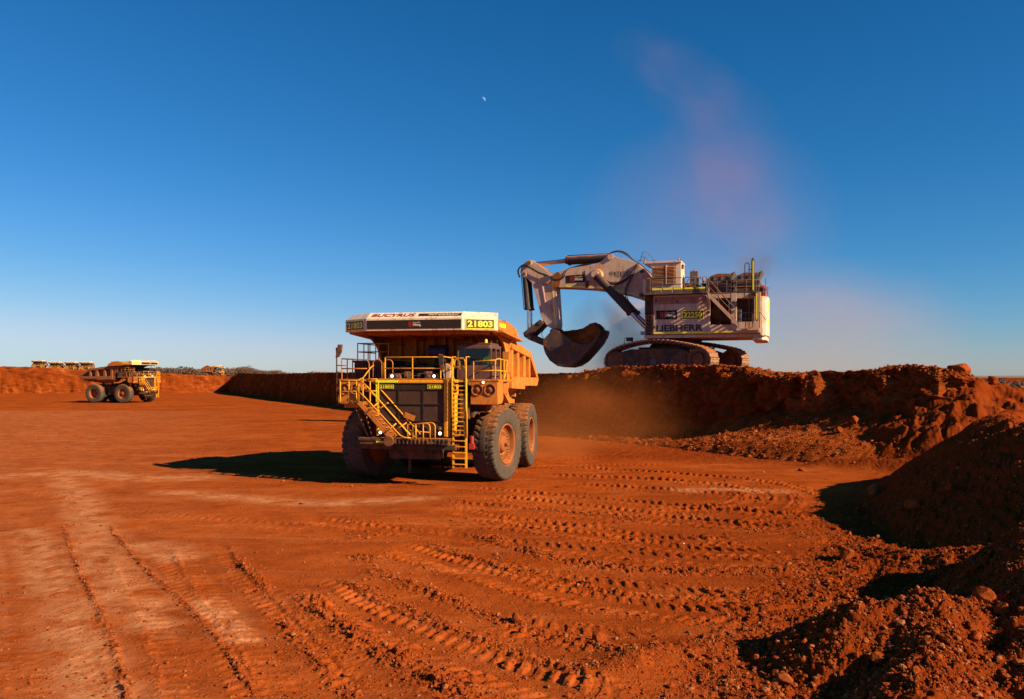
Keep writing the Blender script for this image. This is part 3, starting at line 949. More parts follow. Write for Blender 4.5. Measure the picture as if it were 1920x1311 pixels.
def build_truck(label, detail=True, plates=True, steer=-11.5):
    OR, BO = ('truck_orange', 'body_orange') if detail else ('dusty_panel', 'dusty_tray')
    T = empty('haul_truck', (0, 0, 0), 0, label, 'haul truck')
    # --- chassis
    mb = MB()
    for s in (-1, 1):
        mb.box(s * 1.0 - .25, s * 1.0 + .25, -2.6, 9.4, 1.75, 2.7)
    mb.box(-1.25, 1.25, -2.9, -2.2, 1.25, 2.3)
    mb.box(-1.5, 1.5, -2.7, 1.4, 2.2, 4.8)
    mb.box(-2.7, 2.7, -.5, .5, 1.35, 2.1)
    mb.cyl((-2.2, 0, 1.79), (2.2, 0, 1.79), .42, n=16)
    mb.cyl((-2.9, 6.37, 1.79), (2.9, 6.37, 1.79), .78, n=20)
    mb.box(-1.3, 1.3, 3.0, 8.2, 2.6, 3.5)
    for s in (-1, 1):
        mb.cyl((s * 2.0, .1, 1.5), (s * 2.0, .35, 4.6), .30, n=14)
        mb.cyl((s * 1.7, 4.2, 2.2), (s * 1.9, 6.6, 4.4), .2, n=12)
    mb.cyl((-.35, -2.5, 1.2), (-.35, -2.5, .55), .07, n=8)
    mb.box(1.5, 2.45, 1.6, 4.3, 1.5, 3.1)
    mb.box(-2.45, -1.5, 1.6, 4.3, 1.5, 3.1)
    mb.build('chassis', 'chassis', T, .03)
    # --- body
    mb = MB()
    for s in (-1, 1):
        a, b = s * 2.94, s * 3.55
        mb.prism([(2.3, 6.5), (7.75, 6.12), (7.9, 6.48), (2.3, 6.98)], a, b, 'x')
        mb.prism([(7.75, 6.12), (10.15, 4.85), (10.65, 4.85), (7.9, 6.48)], a, b, 'x')
        mb.prism([(2.4, 4.45), (6.0, 4.35), (6.1, 4.55), (10.1, 4.5), (10.62, 4.86), (9.9, 5.0), (2.4, 5.06)], a, s * 3.53, 'x')
        for y0, y1, y2, y3 in ((2.38, 2.85, 2.85, 2.38), (4.0, 4.58, 4.50, 4.08), (5.82, 6.45, 6.37, 5.90), (7.5, 7.95, 7.9, 7.58)):
            mb.prism([(y0, 5.02), (y1, 5.02), (y2, 6.45 if y0 < 7 else 6.3), (y3, 6.5 if y0 < 7 else 6.35)], a, s * 3.50, 'x')
        mb.prism([(2.4, 4.5), (10.0, 4.5), (10.4, 4.86), (7.9, 6.4), (2.4, 6.9)], s * 2.86, s * 2.96, 'x')
        mb.prism([(2.3, 7.0), (2.3, 6.75), (5.6, 6.62), (5.6, 6.74)], s * 3.14, s * 3.5, 'x')
    mb.prism([(-3.12, 4.56), (3.12, 4.56), (2.3, 3.55), (-2.3, 3.55)], 2.4, 10.0, 'y', poly2=[(-3.12, 4.52), (3.12, 4.52), (2.5, 4.25), (-2.5, 4.25)])
    for yy in (3.2, 4.6, 6.0, 7.4, 8.8):
        zb_ = 3.55 + (yy - 2.4) / 7.6 * .7
        mb.box(-2.7, 2.7, yy, yy + .22, zb_ - .12, zb_ + .5)
    fw_ = [(-3.2, 3.6), (3.2, 3.6), (3.35, 4.6), (3.35, 6.1), (3.42, 6.45), (3.55, 6.8), (3.85, 7.12), (3.85, 7.26), (-3.85, 7.26), (-3.85, 7.12), (-3.55, 6.8), (-3.42, 6.45), (-3.35, 6.1), (-3.35, 4.6)]
    mb.prism(fw_, 1.95, 2.38, 'y')
    for xx in (-2.4, -1.2, 0, 1.2, 2.4):
        mb.box(xx - .12, xx + .12, 1.78, 1.97, 3.8, 7.2)
    for zz in (4.6, 5.8):
        mb.box(-3.2, 3.2, 1.82, 1.98, zz, zz + .2)
    for s in (-1, 1):                                  # curved gussets up to the canopy
        pts = [(1.97, 5.4), (1.97, 7.25), (-.6, 7.25)] + [(1.75 - 2.0 * math.sin(R(90 * (1 - i / 8.))), 5.3 + 1.75 * math.cos(R(90 * (1 - i / 8.)))) for i in range(0, 9)][::1]
        q = [(1.97, 5.2), (1.97, 7.25), (-1.2, 7.25), (-1.0, 7.16), (.2, 6.98), (1.0, 6.65), (1.45, 6.2), (1.65, 5.6)]
        mb.prism(q, s * 3.28, s * 3.42, 'x')
        mb.prism([(1.9, 7.25), (1.9, 6.9), (-.9, 7.05), (-.9, 7.25)], s * 1.0, s * 1.15, 'x')
    mb.v = [(p[0], 2.38 + (p[1] - 2.38) * .94 if p[1] > 2.38 else p[1], p[2]) for p in mb.v]
    body = mb.build('dump_body', BO, T, .03)
    # --- canopy over the cab
    mb = MB()
    mb.prism([(-3.6, -1.6), (-2.2, -2.6), (2.2, -2.6), (3.6, -1.6), (3.6, 2.7), (-3.6, 2.7)], 7.26, 7.48, 'z')
    for s in (-1, 1):
        mb.prism([(-1.35, 7.3), (3.3, 7.02), (3.3, 7.3), (2.6, 7.62), (.4, 7.72), (-1.35, 7.78)], s * 3.42, s * 3.66, 'x')
        mb.prism([(.9, 7.6), (2.8, 7.3), (2.8, 7.75), (1.2, 7.9)], s * 2.9, s * 3.45, 'x')
        mb.prism([(-1.3, 7.15), (-1.3, 7.28), (3.3, 7.03), (3.3, 6.9)], s * 3.4, s * 3.9, 'x')
    for yy in (-1.7, -.6, .5):
        mb.box(-3.3, 3.3, yy, yy + .15, 7.08, 7.28)
    can = mb.build('canopy', OR, T, .03)
    mb = MB()
    st = [((-3.75, -2.1), (-3.66, -1.5)), ((-2.32, -3.0), (-2.26, -2.62)), ((2.32, -3.0), (2.26, -2.62)), ((3.75, -2.1), (3.66, -1.5))]
    v = []
    for (ox, oy), (ix, iy) in st:
        v += [(ox, oy, 7.2), (ox, oy, 7.78), (ix, iy, 8.07), (ix, iy + .05, 8.07), (ix, iy + .05, 7.3), (ix, iy, 7.2)]
    f = []
    for i in range(3):
        for j in range(6):
            f.append((i * 6 + j, i * 6 + (j + 1) % 6, (i + 1) * 6 + (j + 1) % 6, (i + 1) * 6 + j))
    f += [tuple(range(6))[::-1], tuple(range(18, 24))]
    mb.add(v, f)
    vis = mb.build('visor', 'visor_paint', can, .02)
    M = frame((0, -3.003, 7.49), (1, 0, 0), (0, -1, 0))
    mb = MB(); mb.box(-2.28, 2.28, -.2, .2, 0, .02, 0, mat=M)
    logo_board(mb, M, 4.56, .34, 0, 1, 2, ox=.02, board=False)
    mb.build('logo_board', ['black_panel', 'logo_red', 'text_white'], can)
    sl_n = (0, -.29, .38)
    M = frame((0, -2.81, 7.925), (1, 0, 0), sl_n)
    mb = MB()
    put_text(mb, M, 'BUCYRUS', -1.04, .0, 2.15, .25, 0, .012, .035, .2)
    mb.box(.19, 2.24, -.11, .11, .0, .008, 1, mat=M)
    put_text(mb, M, 'MT4400AC', 1.42, 0, 1.5, .13, 2, .016, .025, .3)
    mb.build('lettering', ['text_red', 'plate_black', 'text_white'], can)
    for s in (-1, 1):
        n = (s * .9, -1.43, 0); xx = (1.43, s * .9, 0)
        o = (s * 3.05, -2.542, 7.49)
        number_plate(can, Vector(o) + Vector(n).normalized() * .006, xx, n, 1.34, .40, text='21803' if plates else '')
    mb = MB(); mb.box(3.665, 3.68, -1.2, .1, 7.42, 7.62); mb.build('reflective_strip', 'hivis_yellow', can)
    mb = MB(); mb.box(-3.68, -3.665, -1.2, .1, 7.42, 7.62); mb.build('reflective_strip', 'hivis_yellow', can)
    # --- deck
    mb = MB()
    mb.box(-3.9, 3.9, -2.3, 1.0, 4.82, 4.92)
    mb.box(-1.75, 1.75, -2.95, -2.3, 4.93, 4.98)
    mb.box(2.62, 3.92, -2.52, -2.3, 4.84, 4.95)
    mb.box(-3.92, -2.45, -2.52, -2.3, 4.84, 4.95)
    for s in (-1, 1):
        mb.box(s * 3.2 - .55, s * 3.2 + .6, -.2, .1, 4.2, 4.82)
    mb.build('deck', OR, T, .015)
    # fender struts
    mb = MB()
    for s in (-1, 1):
        mb.prism([(-.55, 4.82), (-.2, 4.82), (.75, 4.0), (1.9, 3.9), (1.9, 3.7), (.6, 3.75), (-.7, 4.3)], s * 3.3, s * 3.75, 'x')
        mb.prism([(-.9, 4.8), (-.7, 4.8), (-1.4, 3.4), (-1.6, 3.4)], s * 3.1, s * 3.3, 'x')
        mb.cyl((s * 3.65, -.5, 4.85), (s * 3.0, -1.2, 3.4), .06, n=8)
        mb.next()
    mb.build_each('fender', OR, T)
    # --- radiator
    mb = MB()
    mb.box(-1.83, 1.83, -2.9, -1.2, 2.25, 4.8)
    rad = mb.build('radiator', 'chassis', T)
    mb = MB(); mb.box(-1.68, 1.44, -2.935, -2.905, 2.42, 4.42); mb.build('grille', 'mesh_grille', rad)
    mb = MB()
    mb.box(-1.68, 1.44, -2.97, -2.905, 4.44, 4.74)
    for x_ in (-.75, .45): mb.box(x_ - .035, x_ + .035, -2.97, -2.937, 2.42, 4.43)
    for z_ in (3.79, 3.01, 2.38): mb.box(-1.68, 1.44, -2.985, -2.937, z_ - .025, z_ + .025)
    mb.box(-.42, .05, -2.96, -2.937, 3.2, 3.42, mat=Matrix.Rotation(0, 4, 'Y'))
    mb.build('grille_frame', 'black_panel', rad)
    mb = MB()
    mb.prism([(1.46, -3.02), (1.62, -3.04), (1.72, -2.98), (1.93, -2.6), (1.95, -2.2), (1.80, -2.1), (1.46, -2.6)], 2.3, 4.76, 'z')
    mb.prism([(-1.70, -2.98), (-1.83, -2.98), (-1.93, -2.7), (-1.93, -2.2), (-1.80, -2.1), (-1.70, -2.6)], 2.3, 4.78, 'z')
    mb.box(-1.86, 1.98, -3.03, -2.3, 4.762, 4.925)
    cowl = mb.build('cowl', 'truck_yellow', rad, .03)
    if detail:
        mb = MB(); mb.box(-1.84, -.75, -3.045, -3.032, 4.79, 4.90); mb.next(); mb.box(-1.845, -1.72, -2.995, -2.982, 3.9, 4.75)
        mb.build_each('reflective_strip', 'lime', rad)
        number_plate(rad, (-1.33, -2.975, 4.60), (1, 0, 0), (0, -1, 0), .70, .17)
        number_plate(rad, (1.03, -2.975, 4.60), (1, 0, 0), (0, -1, 0), .70, .17)
        mb = MB()
        mb.box(-.27, .27, 0, .02, -.13, .13, mat=Matrix.Translation((-.2, -3.0, 3.22)) @ Matrix.Rotation(R(20), 4, 'Y'))
        mb.build('warning_sign', OR, rad)
    # --- lamps
    def lamp(x, y, z, on, r=.075, parent=T):
        b = MB(); b.lathe_x([(-.10, r * 1.15), (.0, r * 1.2), (.0, r), (-.02, r * .98)], 16)
        b.lathe_x([(-.015, r * .98), (.005, r * .6), (.01, 0)], 16, 1)
        b.v = [(x + p[1], y - p[0], z + p[2]) for p in b.v]
        b.build('headlight', ['dark_steel', 'lamp_on' if on else 'lamp_off'], parent)
    if detail:
        for xc, lit in ((-.98, 0), (.82, 1)):
            mb = MB(); mb.prism([(-.30, 4.98), (.30, 4.98), (.24, 5.22), (-.24, 5.22)], -2.86, -2.6, 'y')
            mb.v = [(p[0] + xc, p[1], p[2]) for p in mb.v]
            pod = mb.build('lamp_pod', 'dark_steel', T)
            lamp(xc - .12, -2.87, 5.09, lit == 0, parent=pod); lamp(xc + .13, -2.87, 5.09, lit == 1, parent=pod)
        lamp(-1.63, -2.99, 2.46, True, .075); lamp(1.28, -3.03, 2.46, True, .075); lamp(1.28, -3.03, 2.68, False, .07)
        lamp(3.2, -2.54, 4.80, True, .06)
    for s in (-1, 1):
        mb = MB()
        x0, x1 = (2.62, 3.88) if s > 0 else (-3.92, -2.66)
        mb.prism([(-2.5, 4.2), (-2.5, 4.82), (-1.3, 4.82), (-1.3, 4.0), (-1.6, 3.8), (-2.5, 3.8)], x0, x1, 'x')
        mb.box(x0 - .02, x1 + .02, -2.54, -2.4, 3.78, 4.2)
        hb = mb.build('headlight_box', OR, T, .02)
        for xq in (x0 + .30, x1 - .36):
            b = MB(); r = .27
            b.lathe_x([(-.12, r), (.06, r * 1.03), (.06, r * .93), (-.03, r * .85), (-.02, r * .5), (.02, r * .45), (.02, r * .15), (.05, 0)], 26)
            b.v = [(xq + p[1], -2.53 - p[0], 4.46 + p[2]) for p in b.v]
            b.build('headlight', 'hub', hb)
    # --- cab
    mb = MB()
    x0, x1, y0, y1 = 1.72, 3.42, -1.75, .25
    mb.box(x0, x1, y0, y1, 4.93, 5.58)
    ft = arc((x1 - .18, y0 + .18), .18, -90, 0, 4)
    prof = [(x0, y1), (x0, y0)] + ft + [(x1, y1)]
    mb.prism(prof, 6.38, 6.55, 'z')
    mb.prism([(x0 + .35, y0 + .25), (x1 - .1, y0 + .15), (x1 - .1, y1 - .1), (x0 + .35, y1 - .1)], 6.55, 6.66, 'z')
    for px_, py_ in ((x0, y1 - .1), (x1 - .1, y1 - .1), (x0, y0), (x1 - .1, y0), (x1 - .1, -.8)):
        mb.box(px_, px_ + .1, py_, py_ + .1, 5.58, 6.38)
    mb.box(x0, x1, y1 - .06, y1, 5.58, 6.38)
    cab = mb.build('cab', 'cab_paint', T, .02)
    mb = MB()
    mb.box(x0 + .1, x1 - .1, y0 + .02, y0 + .04, 5.58, 6.38)
    mb.build('windscreen', 'glass', cab)
    mb = MB(); mb.box(x1 - .06, x1 - .04, -.7, y1 - .1, 5.58, 6.38); mb.next(); mb.box(x1 - .06, x1 - .04, y0 + .1, -.8, 5.58, 6.38); mb.build_each('side_window', 'glass', cab)
    if detail:
        mb = MB(); mb.box(2.2, 2.7, -.7, -.2, 5.0, 5.3); mb.box(2.95, 3.3, -.45, -.3, 5.3, 6.2); mb.box(2.85, 3.32, -.95, -.35, 5.3, 5.45); mb.build('seat', 'dark_steel', cab)
        b = MB(); b.tube([(3.05 + .2 * math.cos(R(a)), -1.25 + .08 * math.sin(R(a)), 5.72 + .17 * math.sin(R(a))) for a in range(0, 360, 20)], .018, 6, closed=True)
        b.cyl((3.05, -1.25, 5.72), (3.05, -1.5, 5.4), .02); b.build('steering_wheel', 'tube_hose', cab)
        b = MB(); b.box(2.35, 2.62, -1.62, -1.58, 5.6, 5.78); b.build('dash_screen', 'lamp_off', cab)
        b = MB(); b.cyl((3.02, -1.2, 6.66), (3.02, -1.2, 6.74), .06); b.lathe_x([(0, .06), (.08, .055), (.12, 0)], 12)
        b.v = b.v[:24 + 24] + [(3.02 + p[1], -1.2 + p[2], 6.74 + p[0]) for p in b.v[48:]]
        b.build('beacon', 'amber', cab)
        b = MB(); b.cyl((3.2, -.9, 6.6), (3.2, -.9, 7.15), .035, n=6); b.next(); b.cyl((3.35, -.5, 6.6), (3.45, -.5, 7.1), .012, n=5); b.build_each('antenna', 'dark_steel', cab)
    # --- left deck: resistor grid box
    mb = MB()
    mb.box(-3.55, -1.9, -1.5, 1.2, 4.93, 5.75)
    mb.box(-3.6, -1.85, -1.55, 1.25, 5.75, 5.86)
    gb = mb.build('resistor_box', 'dark_steel', T, .02)
    if detail:
        mb = MB()
        for i in range(14): mb.box(-3.45 + i * .11, -3.40 + i * .11, -1.54, -1.503, 5.0, 5.7)
        mb.build('louvre', 'chassis', gb)
        mb = MB(); mb.cyl((0, 0, 0), (.9, 0, 0), .33, n=20); mb.v = [(p[0] - .1, p[1] - .2, p[2] + 6.3) for p in mb.v]
        mb.build('air_cleaner', 'hat_blue', T)
        mb = MB(); mb.box(-1.5, 1.4, -.6, 1.7, 4.93, 5.6); mb.cyl((-.9, -.6, 5.5), (-.9, 1.4, 5.5), .25); mb.cyl((.4, -.6, 5.5), (.4, 1.4, 5.5), .25); mb.box(1.15, 1.5, -2.1, -1.7, 4.93, 5.55)
        mb.build('engine_deck', 'chassis', T)
        # tall filter box by the body, right
        mb = MB(); mb.box(3.45, 3.8, .35, .8, 5.25, 6.3); mb.box(3.5, 3.75, .4, .75, 4.9, 5.25); mb.build('filter_box', OR, T, .03)
    if detail:
        for pts_, r_ in (([(1.85, -2.4, 2.3), (2.1, -2.2, 3.2), (2.2, -1.6, 4.1), (2.2, -.8, 4.6)], .05), ([(2.0, -2.6, 2.4), (2.35, -2.2, 3.6), (2.6, -1.4, 4.3), (2.6, -.5, 4.7)], .04),
                         ([(-2.0, -2.5, 2.4), (-2.3, -2.0, 3.4), (-2.4, -1.2, 4.5)], .05), ([(1.2, -2.1, 5.0), (1.5, -2.2, 5.4), (1.45, -1.6, 5.7), (1.0, -1.0, 5.6)], .05)):
            b = MB(); b.tube(smooth_path(pts_, 4), r_); b.build('hose', 'tube_hose', T)
        b = MB(); b.box(2.05, 2.5, -2.45, -2.0, 3.1, 4.3); b.cyl((2.3, -2.5, 2.3), (2.3, -2.5, 3.0), .16); b.box(2.6, 3.3, -1.25, -.9, 3.4, 4.5); b.build('tank', 'chassis', T, .03)
        b = MB(); b.prism([(-.2, 4.95), (.1, 5.0), (.15, 5.55), (-.1, 5.7), (-.3, 5.4)], -1.9, -1.5, 'y'); b.v = [(p[0] + 1.45, p[1] - .4, p[2]) for p in b.v]; b.build('extinguisher_box', 'ex_white', T, .03)
        for x_ in (-1.5, -.5, .5, 1.5):
            b = MB(); b.box(x_ - .1, x_ + .1, 1.55, 1.8, 4.95, 7.0); b.build('body_stiffener', BO, body)
        for i in range(9):
            b = MB(); b.box(-1.4 + i * .33, -1.28 + i * .33, -2.2, -1.2, 4.99, 5.12 + .1 * (i % 3)); b.build('deck_clutter', 'chassis', T)
    # --- handrails
    ya = -2.85
    rails('handrail', [[(-1.55, ya + .4, 5.97), (-1.44, ya, 5.97), (1.5, ya, 5.97), (1.79, ya + .25, 5.93)], [(-1.55, ya + .4, 5.42), (-1.44, ya, 5.45), (1.5, ya, 5.45), (1.79, ya + .25, 5.42)]], T, 'truck_rail',
          posts=[((x_, ya, 4.95), (x_, ya, 5.97)) for x_ in (-1.44, -.1, 1.26)] + [((1.79, ya + .25, 4.95), (1.79, ya + .25, 5.93))])
    yb = -2.45
    rails('handrail', [[(2.72, yb, 5.78), (3.75, yb, 5.82), (3.86, yb + .15, 5.9), (3.88, -1.2, 5.85)], [(2.72, yb, 5.32), (3.8, yb, 5.35), (3.88, yb + .2, 5.35), (3.88, -1.2, 5.32)],
                       [(3.88, -1.2, 5.85), (3.88, -.4, 5.85)], [(3.88, -1.2, 5.32), (3.88, -.4, 5.32)], [(3.88, -.5, 5.85), (3.9, -.9, 5.2), (3.7, -1.4, 4.4)]], T, 'truck_rail',
          posts=[((2.72, yb, 4.95), (2.72, yb, 5.78)), ((3.75, yb, 4.95), (3.75, yb, 5.82)), ((3.88, -1.9, 4.9), (3.88, -1.9, 5.87)), ((3.88, -1.2, 4.9), (3.88, -1.2, 5.85)), ((3.88, -.4, 4.9), (3.88, -.4, 5.85))])
    if detail:
        yl = -1.2
        rails('handrail', [[(-3.5, yl, 6.7), (-3.5, 1.2, 6.7)], [(-3.5, yl, 6.28), (-3.5, 1.2, 6.28)], [(-3.5, yl, 6.7), (-1.9, yl, 6.68)], [(-3.5, yl, 6.28), (-1.9, yl, 6.28)], [(-1.9, yl, 6.7), (-1.9, 1.2, 6.7)]], T, OR, .028,
              posts=[((-3.5, y_, 5.8), (-3.5, y_, 6.7)) for y_ in (-1.2, -.4, .4, 1.2)] + [((x_, yl, 5.8), (x_, yl, 6.7)) for x_ in (-2.95, -2.4, -1.9)])
        rails('handrail', [[(-3.85, -2.3, 5.92), (-3.85, -1.0, 5.92)], [(-3.85, -2.3, 5.45), (-3.85, -1.0, 5.45)], [(-3.85, -2.3, 5.92), (-2.6, -2.2, 5.88), (-2.5, -2.2, 5.7)], [(-3.85, -2.3, 5.45), (-2.6, -2.2, 5.45)]], T, OR, .028,
              posts=[((-3.85, y_, 4.9), (-3.85, y_, 5.92)) for y_ in (-2.3, -1.65, -1.0)] + [((-2.5, -2.2, 4.95), (-2.5, -2.2, 5.7))])
        for q in ((-2.3, .2), (-1.75, .0), (1.55, .0)):
            xq = q[0]
            rails('grab_rail', [[(xq, -2.2, 4.95), (xq, -2.2, 5.7)] + [(xq + .22 - .22 * math.cos(R(a)), -2.2, 5.7 + .18 * math.sin(R(a))) for a in range(15, 180, 30)] + [(xq + .44, -2.2, 5.7), (xq + .44, -2.2, 4.95)]], T, OR, .028)
    # mirrors
    for s in ((-1, 1) if detail else ()):
        if s < 0:
            b = MB(); b.tube([(-3.98, -2.6, 3.9), (-3.98, -2.6, 6.1), (-4.0, -2.6, 6.45)], .035, 6); b.tube([(-3.98, -2.6, 5.6), (-3.5, -2.4, 5.6)], .025, 6)
            arm_ = b.build('mirror_arm', 'chassis', T)
            b = MB(); b.prism([(-4.02, 5.98), (-3.86, 6.0), (-3.72, 6.25), (-3.68, 6.6), (-3.9, 6.6), (-3.96, 6.3)], -2.68, -2.54, 'y'); b.build('mirror', 'dark_steel', arm_, .02)
        else:
            b = MB(); b.tube([(1.45, -2.7, 4.95), (1.45, -2.75, 6.0), (1.2, -2.8, 6.1)], .03, 6)
            arm_ = b.build('mirror_arm', 'chassis', T)
            b = MB(); b.prism([(1.22, 5.35), (1.42, 5.4), (1.42, 6.05), (1.15, 6.1)], -2.9, -2.8, 'y'); b.build('mirror', 'dark_steel', arm_, .02)
    # --- ladder on the right
    mb = MB()
    lx0, lx1, ly = 1.93, 2.53, -3.05
    for x_ in (lx0, lx1):
        mb.box(x_ - .04, x_ + .04, ly - .05, ly + .05, .9, 5.0)
    zz = 4.85
    for i in range(18):
        mb.box(lx0 + .04, lx1 - .04, ly - .09, ly + .05, zz - .022, zz + .022)
        zz -= .203 if i < 12 else .268
        if zz < .9: break
    lad = mb.build('ladder', 'truck_yellow', T)
    rails('ladder_rail', [[(lx0 - .04, ly - .1, 3.2), (lx0 - .04, ly - .1, 5.97), (lx0 - .04, ly + .5, 5.97)], [(lx1 + .06, ly - .1, 2.3), (lx1 + .06, ly - .1, 3.4), (lx1 + .02, ly - .1, 3.6), (lx1 + .02, ly - .1, 5.97), (lx1 + .02, ly + .5, 5.97)],
                          [(lx0 + .05, ly, 5.45), (lx0 + .05, ly, 5.75), (lx0 + .13, ly, 5.9), (lx1 - .13, ly, 5.9), (lx1 - .05, ly, 5.75), (lx1 - .05, ly, 5.3)], [(lx0 + .05, ly, 5.5), (lx1 - .05, ly, 5.5)]], lad, 'truck_rail', .038)
    mb = MB(); mb.box(1.75, 1.93, -3.0, -2.6, 2.3, 2.6); mb.next(); mb.box(1.75, 2.6, -2.95, -2.7, 4.7, 4.8); mb.build_each('ladder_bracket', 'chassis', lad)
    if detail:
        mb = MB(); mb.box(2.62, 2.84, -2.9, -2.6, 1.75, 2.0); mb.cyl((2.72, -2.75, 2.0), (2.72, -2.75, 2.35), .1); mb.build('grease_box', 'logo_red', T)
    # --- bumper
    mb = MB()
    mb.box(-2.5, 1.85, -3.55, -2.95, 2.12, 2.25)
    mb.box(-2.45, 1.8, -3.5, -2.9, 1.95, 2.12)
    mb.box(-2.6, 2.1, -3.3, -2.7, 1.72, 1.96)
    for i in range(14): mb.box(-.9 + i * .19, -.82 + i * .19, -3.62, -3.55, 2.0, 2.22)
    mb.prism(arc((-.95, 2.12), .24, 0, 345, 14), -3.75, -3.6, 'y')
    bum = mb.build('bumper', 'chassis', T, .015)
    mb = MB(); mb.box(-1.6, -1.25, -3.57, -3.552, 2.03, 2.11); mb.next(); mb.box(.9, 1.15, -3.57, -3.552, 2.03, 2.11); mb.build_each('reflective_strip', 'hivis_yellow', bum)
    loop = lambda o, x_: [(x_ - .55, o, 2.25), (x_ - .55, o, 2.9)] + [(x_ + .35 + .17 * math.sin(R(a)), o, 2.78 + .17 * math.cos(R(a))) for a in (0, 30, 60, 90)] + [(x_ + .52, o, 2.25)]
    lp = rails('bumper_rail', [loop(-3.55, .45), loop(-3.1, .55), [(-.08, -3.55, 2.9), (-.08, -3.3, 2.6), (.1, -3.3, 2.55), (.95, -3.55, 2.55)], [(.3, -3.55, 2.25), (.3, -3.55, 2.9)], [(.65, -3.55, 2.25), (.65, -3.55, 2.9)]], bum)
    # --- diagonal stairway on the left
    mb = MB()
    A_, B_ = Vector((-2.55, 0, 3.88)), Vector((-.98, 0, 2.28))
    for y_ in (-3.62, -2.98):
        mb.prism([(A_.x, A_.z), (A_.x + .2, A_.z + .05), (B_.x + .2, B_.z + .05), (B_.x, B_.z - .05)], y_ - .03, y_ + .03, 'y')
    for i in range(9):
        p = A_.lerp(B_, (i + .5) / 9)
        mb.box(p.x - .02, p.x + .24, -3.59, -3.01, p.z - .02, p.z + .02)
    st_ = mb.build('stairway', OR, T)
    off = lambda dx, dz, y_: [(A_.x + dx, y_, A_.z + dz), (B_.x + dx, y_, B_.z + dz)]
    rl = []
    for y_ in (-3.66, -2.95):
        k = .0 if y_ < -3.3 else .25
        rl.append([(-2.42 + k, y_, 3.9), (-2.42 + k, y_, 4.72), (-2.3 + k, y_, 4.86), (-2.0 + k, y_, 4.6), (.06 + k, y_, 2.42), (-.1 + k, y_, 2.3)])
        rl.append([(-2.42 + k, y_, 4.35), (-2.2 + k, y_, 4.2), (-.42 + k, y_, 2.4), (-.2 + k, y_, 2.3), (.1, y_, 2.28)])
        for t_ in (.28, .85):
            p = A_.lerp(B_, t_); rl.append([(p.x + .1 + k * .4, y_, p.z), (p.x + .62 + k, y_, p.z + .42)])
    rails('stair_rail', rl, st_, 'truck_rail', .034)
    # landing in front of the left headlights
    mb = MB(); mb.box(-3.42, -2.3, -3.5, -2.55, 3.82, 3.9); mb.box(-3.3, -2.6, -3.3, -2.5, 3.62, 3.82); lnd = mb.build('landing', OR, T)
    rails('landing_rail', [[(-3.6, -2.6, 4.88), (-3.42, -3.45, 4.88), (-2.55, -3.5, 4.88), (-2.3, -3.4, 5.02), (-2.05, -3.1, 5.5), (-1.95, -3.0, 5.6)], [(-3.6, -2.6, 4.36), (-3.42, -3.45, 4.36), (-2.6, -3.5, 4.4)], [(-2.2, -3.3, 4.95), (-1.7, -3.2, 4.95), (-1.65, -3.2, 4.8), (-1.65, -3.2, 3.9), (-1.9, -3.2, 3.7)],
                           [(-1.65, -3.2, 4.4), (-2.3, -3.2, 4.4)]], lnd,
          posts=[((-3.42, -3.45, 3.9), (-3.42, -3.45, 4.88)), ((-2.98, -3.48, 3.9), (-2.98, -3.48, 4.88)), ((-2.6, -3.5, 3.9), (-2.6, -3.5, 4.88)), ((-2.3, -3.45, 3.9), (-2.3, -3.45, 5.0)), ((-2.05, -3.2, 3.9), (-2.05, -3.2, 4.9))])
    rails('brace', [[(-2.75, -3.3, 3.62), (-1.95, -3.3, 2.0)], [(-2.4, -3.1, 3.6), (-1.95, -3.1, 2.1)]], lnd, 'chassis', .045)
    # --- wheels
    for s in (-1, 1):
        rz = R(steer)
        w = obj_of('wheel', RIM_F, T, (s * 3.29, 0, 1.785), rz, s < 0)
        obj_of('tyre', TYRE, w)
        w = obj_of('wheel', RIM_R, T, (s * 3.27, 6.37, 1.785), 0, s < 0)
        obj_of('tyre', TYRE, w)
        w = obj_of('wheel', RIM_R, T, (s * 2.02, 6.37, 1.785), 0, s < 0)
        obj_of('tyre', TYRE, w)
    return T

def children(o): return [c for c in ALL_CH.get(o.name, [])]
def copy_tree(o, parent=None, skip=()):
    c = o.copy(); scene.collection.objects.link(c)
    if parent is not None: c.parent = parent
    for ch in [x for x in list(o.children)]:
        if ch.name.split('.')[0] in skip: continue
        copy_tree(ch, c, skip)
    return c

truck = build_truck('big yellow dump truck driving toward us with lit lamps and white visor numbered 21803')
truck.location = (-3.93, 40.77, 0.0)
truck.rotation_euler = (0, 0, R(-12))
bpy.context.view_layer.update()

far_proto = build_truck('tmp', detail=False, plates=False, steer=0)
truck2 = copy_tree(truck, skip=('number_plate', 'beacon', 'seat', 'steering_wheel', 'warning_sign'))
truck2.location = (-72.1, 157, ground_z(-72.1, 157))
truck2.rotation_euler = (0, 0, R(76))
truck2['label'] = 'empty dusty dump truck crossing the pit floor at left, its front turned to the right'
for ch in list(truck2.children):
    if ch.name.startswith('canopy'):
        mb = MB()
        for s in (-1, 1):
            M = frame(Vector((s * 3.05, -2.542, 7.49)) + Vector((s * .9, -1.43, 0)).normalized() * .006, (1.43, s * .9, 0), (s * .9, -1.43, 0))
            mb.box(-.67, .67, -.22, .22, 0, .02, 0, mat=M)
            mb2 = MB(); mb2.box(-.67, .67, -.22, .22, 0, .02, 0, mat=M)
            mb2.build('number_plate', 'plate_yellow', ch)
    if ch.name.startswith('dump_body'):
        ch.data = ch.data.copy(); ch.data.materials.clear(); ch.data.materials.append(MATS['dusty_tray'])
    if ch.name.startswith('wheel') and abs(ch.location.y) < .1:
        ch.rotation_euler = (0, 0, math.pi if ch.location.x < 0 else 0)

